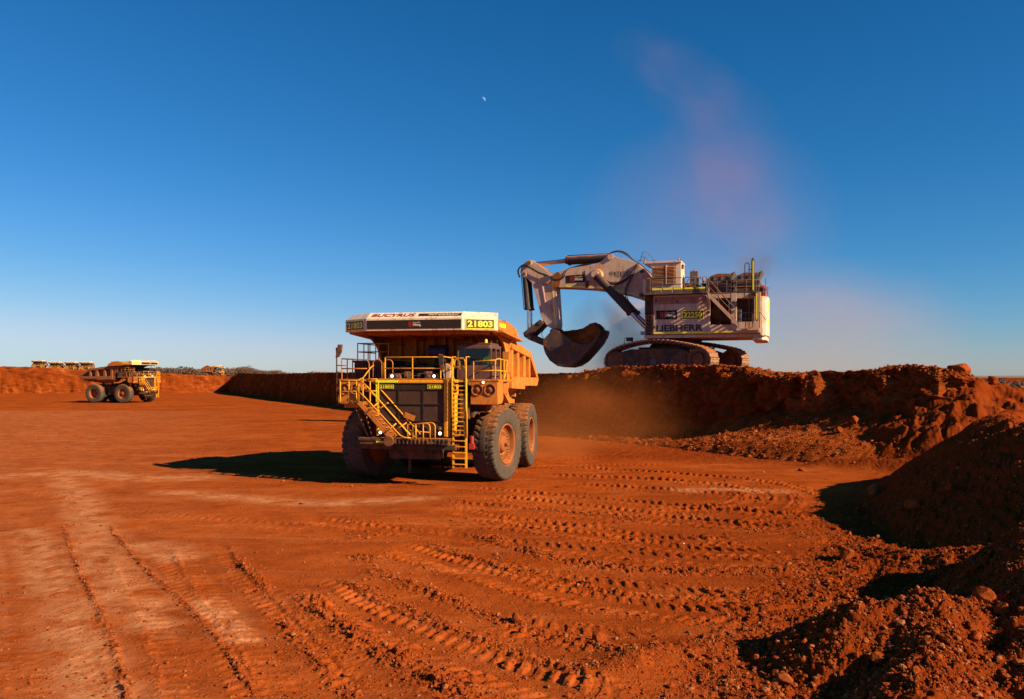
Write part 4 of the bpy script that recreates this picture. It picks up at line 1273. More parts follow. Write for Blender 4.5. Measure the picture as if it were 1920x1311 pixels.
GROUP_P = 'haul trucks parked in a row on the far bench'
PARK = [(73, 'leftmost of the four parked trucks on the far rim, standing a little higher'), (104.5, 'second parked truck from the left on the far rim, with a gap on either side'),
        (134, 'third parked truck from the left on the far rim'), (162, 'rightmost of the four parked trucks, just above the tail of the crossing truck')]
for i, (px_, lab) in enumerate(PARK):
    Y_ = 505
    t_ = copy_tree(far_proto)
    X_ = (px_ - 960) / 1535 * Y_
    t_.location = (X_, Y_, float(bench_z(X_, Y_)) + (.6 if i == 0 else -.35))
    t_.rotation_euler = (0, 0, R(20))
    t_['label'] = lab; t_['group'] = GROUP_P
loaded = far_proto
loaded.location = (-174, 484, 3.1)
loaded.rotation_euler = (0, 0, R(98))
loaded['label'] = 'heaped dump truck driving right along the far rim in front of the brown scrub'
# its heap of ore
def heap_mesh(name, w, l, h, seed, mat, loc, rz, nx=40, ny=60, parent=None, shape=None):
    u, v = np.meshgrid(np.linspace(-1, 1, nx), np.linspace(-1, 1, ny), indexing='ij')
    z_ = shape(u, v) if shape else h * (1 - np.maximum(np.abs(u), np.abs(v)) ** 1.5)
    x_, y_ = u * w, v * l
    z_ = z_ + .12 * fbm(x_ * 1.5 + seed, y_ * 1.5, seed, 4) * (h > .3) * 2 * sstep(1, .9, np.maximum(np.abs(u), np.abs(v)))
    idx = np.arange(u.size).reshape(u.shape)
    F = np.stack([idx[:-1, :-1].ravel(), idx[1:, :-1].ravel(), idx[1:, 1:].ravel(), idx[:-1, 1:].ravel()], 1)
    o = array_mesh(name, np.stack([x_.ravel(), y_.ravel(), z_.ravel()], 1), F, [mat], True)
    o.location = loc; o.rotation_euler = (0, 0, rz)
    return o
lr = R(98); c_, s_ = math.cos(lr), math.sin(lr)
hx, hy = 0, 5.9
ho = heap_mesh('ore_heap', 3.0, 4.1, 2.1, 3, 'wall_dirt', (-174 + hx * c_ - hy * s_, 484 + hx * s_ + hy * c_, 3.1 + 6.0), lr, shape=lambda u, v: 2.3 * np.clip(1 - np.maximum(np.abs(u), np.abs(v)), 0, 1) ** .8 - .9 * np.clip(v, 0, 1) ** 2)
tag(ho, 'heap of red ore filling the body of the truck on the far rim', 'ore heap')
# ------------------------------------------------------------ excavator (x to its rear, -y to the camera side, z up from the bench)
X_LOC, X_RZ = Vector((15.1, 75.0, 5.4)), R(-19)
EX = empty('excavator', X_LOC, X_RZ, 'huge white mining excavator numbered 22250 standing on the raised bench with a full bucket', 'excavator')

# undercarriage
UR = R(-21)                                           # turned against the house
Mu = Matrix.Rotation(UR, 4, 'Z')
mb = MB()
mb.box(-2.6, 2.6, -2.4, 2.4, 1.1, 2.3, mat=Mu)
mb.prism([(-1.9, 2.3), (1.9, 2.3), (1.6, 2.75), (-1.6, 2.75)], -1.7, 1.7, 'y', mat=Mu)
uc = mb.build('undercarriage', 'ex_dark', EX, .04)
mb = MB(); mb.cyl((0, 0, 2.55), (0, 0, 3.05), 2.1, n=40); mb.cyl((0, 0, 2.8), (0, 0, 3.1), 2.25, n=40)
mb.build('slew_ring', 'ex_dark', uc)
TRK = [(-5.32, .95), (-5.2, 1.45), (-4.9, 1.85), (-4.35, 2.15), (-3.5, 2.45), (-2.4, 2.68), (-1.2, 2.82), (0, 2.84), (1.2, 2.76), (2.4, 2.56), (3.4, 2.36), (4.2, 2.16), (4.75, 1.9), (5.1, 1.5), (5.22, 1.05), (5.1, .6), (4.7, .22), (4.1, .05), (2, 0.02), (0, 0.02), (-2, .02), (-4.1, .02), (-4.7, .15), (-5.15, .5)]
def loop_resample(pts, step):
    p = smooth_path(pts + [pts[0]], 6); q = np.array(p); d = np.hypot(*np.diff(q, axis=0).T); Ls = np.concatenate([[0], np.cumsum(d)])
    n = int(Ls[-1] / step); t = np.linspace(0, Ls[-1], n, endpoint=False)
    a = np.stack([np.interp(t, Ls, q[:, 0]), np.interp(t, Ls, q[:, 1])], 1)
    tt = np.roll(a, -1, 0) - np.roll(a, 1, 0); tt /= np.linalg.norm(tt, axis=1)[:, None]
    return a, tt
for s in (-1, 1):
    mb = MB(); yc = s * 3.1
    a, tt = loop_resample(TRK, .42)
    for (px_, pz_), (dx, dz) in zip(a, tt):
        M = Mu @ Matrix(((dx, 0, -dz, px_), (0, 1, 0, yc), (dz, 0, dx, pz_), (0, 0, 0, 1)))
        mb.box(-.195, .195, -.78, .78, -.06, .06, 0, mat=M)
        mb.box(-.19, -.06, -.8, .8, .05, .10, 0, mat=M)
        mb.box(-.16, .16, -.3, .3, -.26, -.06, 1, mat=M)
        mb.box(.15, .24, -.18, .18, -.05, .075, 0, mat=M)
    tr = mb.build('crawler_track', ['track_pad', 'track_steel'], EX)
    mb = MB()
    mb.prism([(-4.5, .55), (-4.7, 1.2), (-4.2, 1.75), (-2.6, 2.1), (2.2, 2.05), (3.2, 1.7), (3.2, .5), (2.0, .3), (-3.8, .3)], yc - .62, yc + .62, 'y', mat=Mu)
    mb.box(-3.9, 2.9, yc - .72, yc + .72, .5, 1.55, mat=Mu)
    fr_ = mb.build('track_frame', 'ex_dark', tr, .03)
    mb = MB(); yo = yc + s * .0
    for x_, z_, r_ in ((4.1, 1.12, .98), (4.1, 1.12, .7)):
        mb.cyl(Mu @ Vector((x_, yc - .7, z_)), Mu @ Vector((x_, yc + .7, z_)), r_, n=28)
    mb.cyl(Mu @ Vector((4.1, yc - .8, 1.12)), Mu @ Vector((4.1, yc + .8, 1.12)), .5, n=24)
    mb.build('sprocket', 'track_steel', tr)
    mb = MB(); mb.cyl(Mu @ Vector((-4.25, yc - .66, 1.08)), Mu @ Vector((-4.25, yc + .66, 1.08)), .86, n=28); mb.build('idler', 'track_steel', tr)
    mb = MB()
    for x_, z_, r_ in ((-.2, .95, .30), (1.7, .95, .16), (-2.9, .75, .14), (-1.9, .75, .14), (-1.0, .9, .1)):
        mb.next(); mb.cyl(Mu @ Vector((x_, yc - .76, z_)), Mu @ Vector((x_, yc + .76, z_)), r_, n=18)
    mb.build_each('frame_cap', 'ex_grey', tr)
    mb = MB()
    for i in range(7): mb.next(); mb.cyl(Mu @ Vector((-3.3 + i * .98, yc - .66, .34)), Mu @ Vector((-3.3 + i * .98, yc + .66, .34)), .28, n=14)
    mb.build_each('roller', 'track_steel', tr)
mb = MB(); mb.box(-3.3, -2.8, -3.4, -3.0, 2.85, 3.2, mat=Mu); mb.tube([Mu @ Vector(p) for p in ((-2.8, -3.3, 3.15), (-3.5, -3.3, 3.15), (-3.6, -3.3, 2.6))], .03); mb.build('frame_box', 'ex_dark', uc)

# house
mb = MB()
mb.box(-2.4, 7.6, -3.4, 3.4, 3.02, 3.32)
mb.box(-1.57, 3.05, -3.6, 3.6, 3.34, 6.78)
mb.box(3.07, 3.3, -3.6, 3.6, 3.33, 6.78); mb.box(5.05, 5.52, -3.6, 3.6, 3.33, 6.78); mb.box(6.94, 7.5, -3.6, 3.6, 3.33, 6.78)
mb.box(3.3, 5.05, -3.58, 3.58, 3.33, 4.1); mb.box(5.52, 6.94, -3.58, 3.58, 3.33, 4.2)
mb.box(3.3, 5.05, -3.58, 3.58, 6.36, 6.78); mb.box(5.52, 6.94, -3.58, 3.58, 6.30, 6.78)
hs = mb.build('machinery_house', 'ex_white', EX, .03)
mb = MB(); mb.box(3.2, 7.0, -2.7, 2.7, 3.4, 6.7); mb.cyl((4.1, -2.9, 4.6), (5.0, -2.9, 4.6), .35); mb.box(3.4, 5.0, -3.3, -3.2, 4.75, 4.83); mb.box(4.1, 4.2, -3.4, -3.3, 4.1, 6.3)
mb.build('engine', 'chassis', hs)
mb = MB(); mb.box(-2.38, -1.6, -3.1, 3.1, 3.34, 6.8); mb.build('front_bay', 'ex_dark', hs, .02)
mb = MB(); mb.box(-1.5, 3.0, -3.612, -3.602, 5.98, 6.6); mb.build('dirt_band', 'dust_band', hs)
mb = MB(); mb.box(-1.55, 3.04, -3.625, -3.602, 3.40, 3.52); mb.next(); mb.box(3.08, 7.4, -3.625, -3.602, 3.42, 3.5); mb.build_each('reflective_strip', 'hivis_yellow', hs)
mb = MB(); M = frame((-.41, -3.603, 5.05), (1, 0, 0), (0, -1, 0)); logo_board(mb, M, 1.82, .78, 0, 1, 2, ox=-.02)
mb.build('logo_board', ['black_panel', 'logo_red', 'text_white'], hs)
mb = MB(); M = frame((1.85, -3.603, 5.0), (1, 0, 0), (0, -1, 0)); plate(mb, M, 1.76, .72, '22250', 0, 1, 1); mb.build('number_plate', ['plate_black', 'plate_yellow'], hs)
mb = MB(); M = frame((.69, -3.603, 3.88), (1, 0, 0), (0, -1, 0)); put_text(mb, M, 'LIEBHERR', 0, 0, 4.0, .56, 0, .01, .04); mb.build('lettering', 'text_black', hs)
mb = MB()
for x_ in (-1.9, 0, ): pass
for z_ in np.arange(3.5, 8.2, .3): mb.box(-2.25, -1.7, -3.62, -3.56, z_, z_ + .04)
for x_ in (-2.28, -1.68): mb.box(x_ - .03, x_ + .03, -3.63, -3.55, 3.3, 8.25)
mb.build('ladder', 'ex_dark', EX)
mb = MB(); mb.box(-2.75, -2.45, -3.3, -2.9, 3.35, 3.65); mb.build('lamp_box', 'lamp_off', hs)
# counterweight
mb = MB()
pl = [(7.42, -3.5), (7.6, -3.5), (7.88, -3.36), (8.05, -3.0), (8.12, -2.0), (8.1, 0), (8.05, 2.0), (7.9, 3.2), (7.6, 3.5), (7.42, 3.5)]
mb.prism(pl, 3.1, 6.45, 'z')
mb.prism([(6.8, -3.2), (7.6, -3.3), (7.95, -3.0), (8.0, -1), (8.0, 1), (7.9, 3.0), (7.6, 3.3), (6.8, 3.2)], 2.72, 3.1, 'z')
cw = mb.build('counterweight', 'white_paint', EX, .06)
mb = MB()
n_ = Vector((.85, -.45, 0)); xx_ = Vector((.45, .85, 0))
M = frame((8.09, -2.5, 5.7), (.07, 1, 0), (1, -.07, 0)); mb.box(-.3, .3, -.3, .3, 0, .02, mat=M); mb.next()
M = frame((8.09, -2.5, 4.3), (.07, 1, 0), (1, -.07, 0)); mb.box(-.25, .25, -.25, .25, 0, .02, mat=M)
mb.build_each('reflective_plate', 'plate_yellow', cw)
# walkway deck
mb = MB()
mb.box(-2.3, 3.12, -4.25, 3.6, 6.80, 6.96)
mb.box(3.12, 7.5, -3.6, 3.6, 6.79, 6.88)
for i in range(5):
    x_ = -1.57 + i * .93
    mb.box(x_, x_ + .8, -4.26, -4.2, 6.97, 7.33)
dk = mb.build('walkway', 'ex_grey', EX)
mb = MB()
for i in range(5):
    x_ = -1.57 + i * .93
    mb.next(); mb.box(x_, x_ + .8, -4.275, -4.262, 7.17, 7.32)
mb.build_each('reflective_strip', 'hivis_yellow', dk)
yr = -4.22
rails('walkway_rail', [[(-2.3, yr, 8.22), (-1.75, yr, 8.22)], [(-1.6, yr, 7.6), (-1.6, yr, 8.1), (-1.5, yr, 8.2), (.95, yr, 8.2), (1.05, yr, 8.1), (1.05, yr, 7.7), (.95, yr, 7.62), (-1.6, yr, 7.62)],
                      [(1.2, yr, 7.7), (1.2, yr, 8.1), (1.3, yr, 8.2), (3.1, yr, 8.2)], [(1.2, yr, 7.65), (3.1, yr, 7.65)]], dk, 'ex_grey', .035,
      posts=[((x_, yr, 6.9), (x_, yr, 8.2)) for x_ in (-2.3, -1.75, -.68, .25, 1.18, 2.1, 3.08)])
# cab
mb = MB()
mb.box(-1.72, .82, -3.4, -1.0, 6.97, 7.72)
mb.box(.36, .82, -3.4, -1.0, 7.72, 9.55)
mb.box(-1.72, -1.66, -3.4, -1.0, 7.72, 9.5); mb.box(-.50, -.42, -3.4, -3.3, 7.72, 9.4)
mb.box(-1.72, .36, -3.4, -1.0, 9.35, 9.55); mb.box(-1.66, .36, -1.2, -1.0, 7.72, 9.35)
mb.prism([(-2.45, 9.62), (.85, 9.62), (.85, 9.78), (-2.45, 9.84)], -3.5, -.9, 'y')
mb.prism([(-2.42, 9.6), (-1.6, 9.56), (-1.6, 9.3), (-1.75, 9.3)], -3.4, -1.0, 'y')
mb.box(-2.2, .8, -3.4, -1.0, 9.55, 9.63)
cb = mb.build('cab', 'white_paint', EX, .02)
mb = MB(); mb.box(-1.66, .34, -3.28, -3.25, 7.72, 9.35); mb.build('window', 'dark_glass', cb)
mb = MB()
for i in range(13):
    z_ = 7.78 + i * .122
    mb.prism([(-3.52, z_), (-3.50, z_ - .02), (-3.38, z_ + .045), (-3.40, z_ + .065)], -1.66, .34, 'x')
mb.box(-.49, -.43, -3.54, -3.40, 7.72, 9.4)
mb.build('sun_louvre', 'white_paint', cb)
mb = MB(); mb.cyl((.6, -3.1, 9.78), (.6, -3.1, 9.88), .09); mb.cyl((.6, -3.1, 9.88), (.6, -3.1, 10.02), .09, .05); mb.build('beacon', 'red_lens', cb)
mb = MB(); mb.box(-2.47, -2.3, -3.45, -3.3, 9.84, 9.98); mb.build('marker_lamp', 'orange_tag', cb)
mb = MB(); mb.box(.72, .88, -3.45, -3.3, 9.78, 9.92); mb.build('marker_lamp', 'orange_tag', cb)
mb = MB(); mb.box(.84, 1.0, -3.2, -2.9, 9.1, 9.45); mb.build('work_lamp', 'ex_dark', cb)
# deck boxes
mb = MB(); mb.box(1.45, 2.12, -2.3, -1.6, 7.0, 8.95); mb.box(1.6, 1.98, -2.34, -2.31, 8.2, 8.55); mb.build('control_cabinet', 'ex_grey', EX, .02)
mb = MB(); mb.cyl((1.78, -2.0, 8.95), (1.78, -2.0, 9.1), .09); mb.build('beacon', 'red_lens', EX)
mb = MB(); mb.box(1.0, 1.45, -2.5, -1.9, 7.0, 7.9); mb.box(2.1, 2.4, -2.3, -1.8, 7.0, 7.7); mb.build('valve_block', 'chassis', EX, .03)
mb = MB(); mb.tube([(2.2, -2.8, 6.95), (2.2, -2.8, 8.25), (2.65, -2.8, 8.25), (2.65, -2.8, 6.95)], .09, 6); mb.build('gantry', 'ex_grey', EX)
# cooler housings with exhaust hoods
for x0 in (2.87, 5.15):
    mb = MB()
    mb.box(x0 + .05, x0 + .22, -3.3, 3.2, 6.9, 7.68); mb.box(x0 + 2.05, x0 + 2.2, -3.3, 3.2, 6.9, 7.68)
    mb.box(x0, x0 + 2.25, -3.35, 3.25, 7.68, 7.92)
    mb.box(x0 + .22, x0 + 2.05, -3.1, 3.1, 6.9, 7.68)
    co = mb.build('cooler_housing', 'ex_grey', EX, .02)
    mb = MB(); mb.box(x0 + .35, x0 + 1.95, -3.16, -3.12, 6.98, 7.6); mb.build('cooler_grille', 'bucket_steel', co)
    mb = MB(); mb.box(x0 + .26, x0 + .34, -3.2, -3.13, 6.95, 7.64); mb.box(x0 + 1.96, x0 + 2.03, -3.2, -3.13, 6.95, 7.64); mb.box(x0 + .34, x0 + 1.96, -3.2, -3.13, 7.6, 7.66); mb.build('grille_trim', 'white_paint', co)
    mb = MB()
    mb.prism([(x0, 7.93), (x0 + .4, 8.28), (x0 + .98, 8.5), (x0 + 2.1, 8.46), (x0 + 2.2, 7.93)], -3.2, -.4, 'y')
    for k in (.75, 1.35, 1.95):
        mb.prism([(x0 + k - .12, 7.95), (x0 + k - .03, 8.3), (x0 + k + .03, 8.3), (x0 + k + .12, 7.95)], -3.26, -3.2, 'y')
    mb.prism([(x0 + 2.12, 8.5), (x0 + 2.48, 8.68), (x0 + 2.3, 8.3), (x0 + 2.2, 8.0)], -3.2, -.4, 'y')
    hd = mb.build('exhaust_hood', 'ex_grey', co, .02)
    mb = MB(); mb.prism([(x0 + .42, 8.30), (x0 + .98, 8.51), (x0 + 2.08, 8.47), (x0 + 2.08, 8.49), (x0 + .98, 8.53), (x0 + .4, 8.31)], -3.22, -.38, 'y'); mb.prism([(x0 + .45, 8.3), (x0 + .98, 8.5), (x0 + 2.08, 8.46), (x0 + 2.08, 8.26), (x0 + .5, 8.26)], -3.22, -3.2, 'y'); mb.build('rust_patch', 'logo_red' if False else 'hub', co)
# clutter on the upper deck and house side
for pts_, r_ in (([(1.1, -2.9, 7.0), (1.2, -2.9, 7.6), (1.9, -2.7, 7.7), (2.6, -2.6, 7.3)], .06), ([(2.3, -3.2, 7.0), (2.45, -3.2, 7.5), (2.75, -3.0, 7.9)], .05), ([(.9, -2.4, 7.0), (1.3, -2.6, 8.1), (1.6, -2.4, 8.3)], .04)):
    mb = MB(); mb.tube(smooth_path(pts_, 4), r_); mb.build('pipe', 'ex_dark', EX)
for x_, w_, h_, y_ in ((2.3, .35, .5, -2.6), (2.75, .3, .9, -1.8), (1.15, .25, .45, -3.1), (5.0, .22, 1.2, -3.3), (7.2, .3, .8, -2.8)):
    mb = MB(); mb.box(x_ - w_ / 2, x_ + w_ / 2, y_ - .2, y_ + .2, 6.96, 6.96 + h_); mb.cyl((x_, y_, 6.96 + h_), (x_, y_, 7.06 + h_), .08); mb.build('deck_unit', 'ex_dark', EX, .02)
rails('upper_rail', [[(3.2, -3.55, 7.9), (7.4, -3.55, 7.85)], [(3.2, -3.55, 7.35), (7.4, -3.55, 7.3)]], EX, 'ex_grey', .028, posts=[((x_, -3.55, 6.85), (x_, -3.55, 7.9)) for x_ in (3.9, 4.7, 5.5, 6.3, 7.1)])
for x_ in (.2, 1.7, 2.6):
    mb = MB(); mb.box(x_ - .006, x_ + .006, -3.612, -3.602, 3.55, 6.75); mb.build('panel_seam', 'ex_dark', hs)
for x_, z_ in ((-1.3, 6.3), (.5, 6.2), (3.17, 5.2), (5.28, 5.2), (5.28, 6.0), (-1.45, 4.0)):
    mb = MB(); mb.box(x_ - .06, x_ + .06, -3.64, -3.602, z_ - .1, z_ + .1); mb.build('latch', 'ex_dark', hs)
# stairway down to the lower platform
mb = MB()
P0, P1 = Vector((3.2, 0, 6.9)), Vector((5.62, 0, 4.15))
for y_ in (-4.5, -3.7):
    mb.prism([(P0.x, P0.z), (P1.x, P1.z + .15), (P1.x, P1.z - .25), (P0.x, P0.z - .42)], y_ - .03, y_ + .03, 'y')
sw = mb.build('stairway', 'ex_white', EX)
mb = MB()
for i in range(11):
    p = P0.lerp(P1, (i + .5) / 11); mb.box(p.x - .14, p.x + .14, -4.47, -3.73, p.z - .1, p.z - .07)
mb.build('tread', 'ex_grey', sw)
rails('stair_rail', [[(3.12, -4.5, 7.95), (3.3, -4.5, 7.9), (5.45, -4.5, 5.4), (5.45, -4.5, 4.5)], [(3.2, -4.5, 7.4), (5.4, -4.5, 4.95)], [(3.2, -3.75, 7.95), (5.3, -3.75, 5.5)]], sw, 'ex_grey', .032,
      posts=[((x_, -4.5, 6.8 - (x_ - 3.2) * 1.136), (x_, -4.5, 8.0 - (x_ - 3.2) * 1.16)) for x_ in (3.25, 4.1, 4.95)])
mb = MB(); mb.box(5.55, 7.4, -4.5, -3.6, 3.52, 3.68); mb.box(5.55, 7.4, -3.68, -3.62, 3.7, 4.3); lpf = mb.build('lower_platform', 'ex_white', EX, .01)
rails('platform_rail', [[(5.7, -4.45, 5.0), (7.5, -4.45, 5.0), (7.9, -4.2, 4.4)], [(5.7, -4.45, 4.5), (7.5, -4.45, 4.5)]], lpf, 'ex_grey', .032,
      posts=[((x_, -4.45, 3.6), (x_, -4.45, 5.0)) for x_ in (5.7, 6.3, 6.9, 7.45)])
mb = MB(); mb.box(5.6, 5.95, -4.4, -4.1, 4.3, 5.3); mb.build('work_lamp', 'ex_white', lpf)
# folding access ladder, grey with yellow stripe
mb = MB(); mb.box(6.78, 7.02, -4.75, -4.55, 6.7, 9.4); mb.prism([(6.78, 9.4), (7.02, 9.4), (6.9, 9.62)], -4.75, -4.55, 'y'); mb.box(7.1, 7.35, -4.75, -4.55, 4.3, 6.75); mb.box(6.7, 7.3, -4.7, -3.6, 6.55, 6.75)
al = mb.build('access_ladder', 'ex_grey', EX, .02)
mb = MB(); mb.box(6.88, 6.98, -4.78, -4.755, 6.85, 9.3); mb.next(); mb.box(7.15, 7.27, -4.78, -4.755, 4.4, 6.6); mb.build_each('reflective_strip', 'hivis_yellow', al)
rails('ladder_rail', [[(6.25, -4.6, 6.4), (6.25, -4.6, 9.0)] + [(6.43 - .18 * math.cos(R(a)), -4.6, 9.0 + .18 * math.sin(R(a))) for a in (45, 90, 135)] + [(6.6, -4.6, 9.0), (6.6, -4.6, 3.7)], [(6.25, -4.6, 6.4), (6.4, -4.6, 6.2), (6.55, -4.6, 6.4)], [(6.55, -4.6, 8.6), (6.9, -4.6, 8.6)], [(6.55, -4.6, 7.7), (6.9, -4.6, 7.7)],
                      [(7.1, -4.6, 6.2), (6.85, -4.6, 6.2), (6.85, -4.6, 5.4), (7.15, -4.6, 5.35)], [(6.85, -4.6, 5.3), (6.85, -4.6, 3.8), (6.65, -4.6, 3.65)]], al, 'ex_grey', .035)
mb = MB(); mb.cyl((7.65, -2.9, 6.45), (7.65, -2.9, 7.25), .3, n=20); mb.cyl((7.65, -2.9, 7.25), (7.65, -2.9, 7.42), .3, .1, n=20); tk = mb.build('suppression_tank', 'logo_red', EX)
mb = MB(); mb.cyl((7.65, -2.9, 6.9), (7.65, -2.9, 7.05), .31, n=20); mb.build('tank_band', 'hat_blue', tk)
rails('guard_rail', [[(7.3, -3.3, 7.2), (8.05, -3.2, 7.2), (8.2, -2.4, 7.2)], [(7.3, -3.3, 6.8), (8.05, -3.2, 6.8)]], EX, 'ex_grey', .03, posts=[((7.3, -3.3, 6.4), (7.3, -3.3, 7.2)), ((8.05, -3.2, 6.4), (8.05, -3.2, 7.2)), ((7.7, -3.25, 6.4), (7.7, -3.25, 7.2))])
mb = MB(); mb.cyl((7.87, -2.6, 6.5), (7.87, -2.6, 8.05), .03, n=6); mb.build('antenna', 'ex_grey', EX)

# boom
mb = MB()
B_ = [(-11.35, 8.12), (-11.55, 8.8), (-11.38, 9.35), (-10.6, 9.75), (-9.6, 9.92), (-7.6, 10.12), (-6.95, 10.35), (-6.45, 10.75), (-6.2, 10.98), (-5.85, 11.02), (-5.6, 10.8), (-5.1, 10.62), (-4.3, 10.45), (-3.5, 10.1), (-2.7, 9.4), (-2.0, 8.5), (-1.4, 7.2), (-1.3, 5.9), (-1.9, 5.7), (-2.75, 6.62), (-4.25, 7.14), (-5.67, 7.5), (-7.6, 7.82), (-9.6, 8.0)]
mb.prism(B_, -.9, .9, 'y')
for s in (-1, 1):
    mb.cyl((-7.26, s * .9, 9.1), (-7.26, s * 1.12, 9.1), .62, .5, n=24)
    mb.cyl((-7.26, s * 1.1, 9.1), (-7.26, s * 1.9, 9.1), .32, n=20)
    mb.cyl((-5.98, s * .9, 10.72), (-5.98, s * 1.05, 10.72), .24, n=18)
bo = mb.build('boom', 'ex_white', EX, .03)
mb = MB(); M = frame((-9.33, -.902, 8.86), (1, 0, .03), (0, -1, 0)); logo_board(mb, M, 1.85, .72, 0, 1, 2); mb.build('logo_board', ['black_panel', 'logo_red', 'text_white'], bo)
mb = MB(); M = frame((-5.0, -.902, 9.1), (1, 0, 0), (0, -1, 0)); put_text(mb, M, '9800', 0, 0, 2.3, .60, 0, .006, .06); put_text(mb, M, '9800', 0, 0, 2.2, .50, 1, .012, -.012); mb.build('lettering', ['text_black', 'ex_white'], bo)
mb = MB(); mb.prism([(-10.3, 8.22), (-10.3, 8.12), (-7.7, 7.95), (-5.7, 7.66), (-4.2, 7.32), (-3.1, 6.95), (-3.1, 7.05), (-4.2, 7.42), (-5.7, 7.76), (-7.7, 8.05)], -.915, -.902, 'y'); mb.build('reflective_strip', 'hivis_yellow', bo)
mb = MB(); mb.prism([(-11.5, 8.15), (-11.62, 8.8), (-11.45, 9.4), (-11.0, 9.62), (-10.7, 9.2), (-10.9, 8.15)], -.96, .96, 'y'); mb.build('boom_tip_stain', 'hub', bo)  # dark red plate for the rust-stained boom end, hose manifold left out
mb = MB(); mb.box(-3.2, -2.85, -.96, -.9, 9.15, 9.4, mat=None); mb.next(); mb.box(-8.35, -8.05, -1.05, -.9, 8.0, 8.6); mb.tube([(-8.4, -.93, 9.6), (-8.3, -.95, 8.6)], .03); mb.build_each('work_lamp', 'ex_dark', bo)
mb = MB(); mb.cyl((-3.1, -.8, 7.1), (-3.1, -1.2, 7.1), .17); mb.build('work_lamp', 'ex_grey', bo)
rails('boom_rail', [[(-3.3, -.6, 10.2), (-3.0, -.6, 11.15), (-2.5, -.6, 10.95), (-2.1, -.6, 10.55), (-1.95, -.6, 10.1)], [(-3.15, -.6, 10.7), (-2.7, -.6, 10.55), (-2.35, -.6, 10.1)], [(-3.5, -.6, 10.35), (-3.15, -.6, 10.35), (-2.8, -.6, 10.25), (-2.6, -.6, 9.8)], [(-3.0, -.6, 10.0), (-2.7, -.6, 11.03)], [(-2.55, -.6, 9.9), (-2.1, -.6, 10.3), (-1.7, -.6, 10.3)]], bo, 'ex_grey', .03)
def cylinder(name, a, b, c, y_, rb, rr, off=.0):
    t = empty(name, (0, 0, 0)); bpy.context.scene.collection.objects.unlink(t); bpy.data.objects.remove(t)
    for s in (-1, 1):
        A, B, C = (Vector((p[0], s * y_, p[1])) for p in (a, b, c))
        mb = MB(); mb.cyl(A, B, rb, n=20); mb.cyl(B.lerp(A, .05), B, rb * 1.18, n=20); mb.cyl(A, A.lerp(B, .04), rb * 1.1, n=20)
        mb.tube([A + Vector((0, -s * .0, rb + .08)), B.lerp(A, .03) + Vector((0, 0, rb + .08))] if abs(a[1] - b[1]) < 1 else [A + Vector((-rb - .1, 0, 0)), B.lerp(A, .03) + Vector((-rb - .1, 0, 0))], .04)
        mb.cyl(A + Vector((0, -.3, 0)), A + Vector((0, .3, 0)), rb * .75, n=16)
        ba = mb.build(name, 'cylinder_black', EX)
        mb = MB(); mb.cyl(B, C, rr, n=16); mb.cyl(C + Vector((0, -.28, 0)), C + Vector((0, .28, 0)), rr * 1.6, n=16); mb.build('rod', 'chrome', ba)
cylinder('hoist_cylinder', (-7.15, 8.98), (-3.9, 5.45), (-2.35, 3.85), 1.55, .36, .19)
cylinder('stick_cylinder', (-6.1, 10.76), (-10.38, 10.72), (-13.9, 10.52), .5, .33, .13)
cylinder('bucket_cylinder', (-14.45, 9.45), (-14.17, 6.1), (-14.15, 3.8), .5, .30, .13)
# stick
mb = MB()
A_ = [(-14.40, 10.62), (-14.1, 10.86), (-13.7, 10.85), (-13.3, 10.6), (-11.62, 9.35), (-11.32, 8.8), (-11.05, 4.6), (-11.12, 4.2), (-11.4, 4.05), (-11.87, 4.3), (-12.25, 4.55), (-12.75, 5.35), (-13.1, 6.8), (-13.55, 8.25), (-13.75, 8.7), (-14.1, 9.05), (-14.65, 9.25), (-14.85, 9.7), (-14.78, 10.2)]
mb.prism(A_, -.78, .78, 'y')
for x_, z_, r_ in ((-13.95, 10.55, .3), (-14.45, 9.5, .28), (-12.15, 8.95, .42)):
    for s in (-1, 1): mb.cyl((x_, s * .78, z_), (x_, s * .95, z_), r_, n=20)
mb.prism([(-12.6, 8.7), (-12.2, 6.3), (-12.3, 6.2), (-12.75, 8.6)], -.86, -.78, 'y')
stk = mb.build('stick', 'ex_white', EX, .03)
mb = MB(); mb.prism([(-11.72, 8.9), (-11.62, 8.9), (-11.26, 4.5), (-11.36, 4.5)], -.795, -.782, 'y'); mb.build('reflective_strip', 'hivis_yellow', stk)
mb = MB()
for x_, z_, r_ in ((-13.95, 10.55, .2), (-14.45, 9.5, .18), (-12.15, 8.95, .3)): mb.next(); mb.cyl((x_, -.95, z_), (x_, -1.0, z_), r_, n=18)
mb.build_each('pin_cap', 'ex_grey', stk)
# linkage
def bar(mb, a, b, y0, y1, w0, w1):
    a, b = Vector((a[0], 0, a[1])), Vector((b[0], 0, b[1])); d = (b - a).normalized(); n = Vector((-d.z, 0, d.x))
    pts = [(a - n * w0 - d * w0 * .6), (a - d * w0), (a + n * w0 - d * w0 * .6), (b + n * w1 + d * w1 * .6), (b + d * w1), (b - n * w1 + d * w1 * .6)]
    mb.prism([(p.x, p.z) for p in pts], y0, y1, 'y')
mb = MB()
for y0, y1 in ((-1.05, -.82), (.82, 1.05)):
    bar(mb, (-12.75, 4.8), (-14.1, 3.7), y0, y1, .26, .36)
mb.cyl((-14.15, -1.1, 3.8), (-14.15, 1.1, 3.8), .2); mb.cyl((-13.85, -1.15, 3.4), (-13.85, 1.15, 3.4), .22)
mb.cyl((-12.75, -1.12, 4.8), (-12.75, 1.12, 4.8), .22)
mb.build('rocker', 'bucket_steel', EX, .02)
mb = MB()
for y0, y1 in ((-.75, -.5), (.5, .75)): bar(mb, (-13.8, 3.4), (-12.05, 2.65), y0, y1, .28, .24)
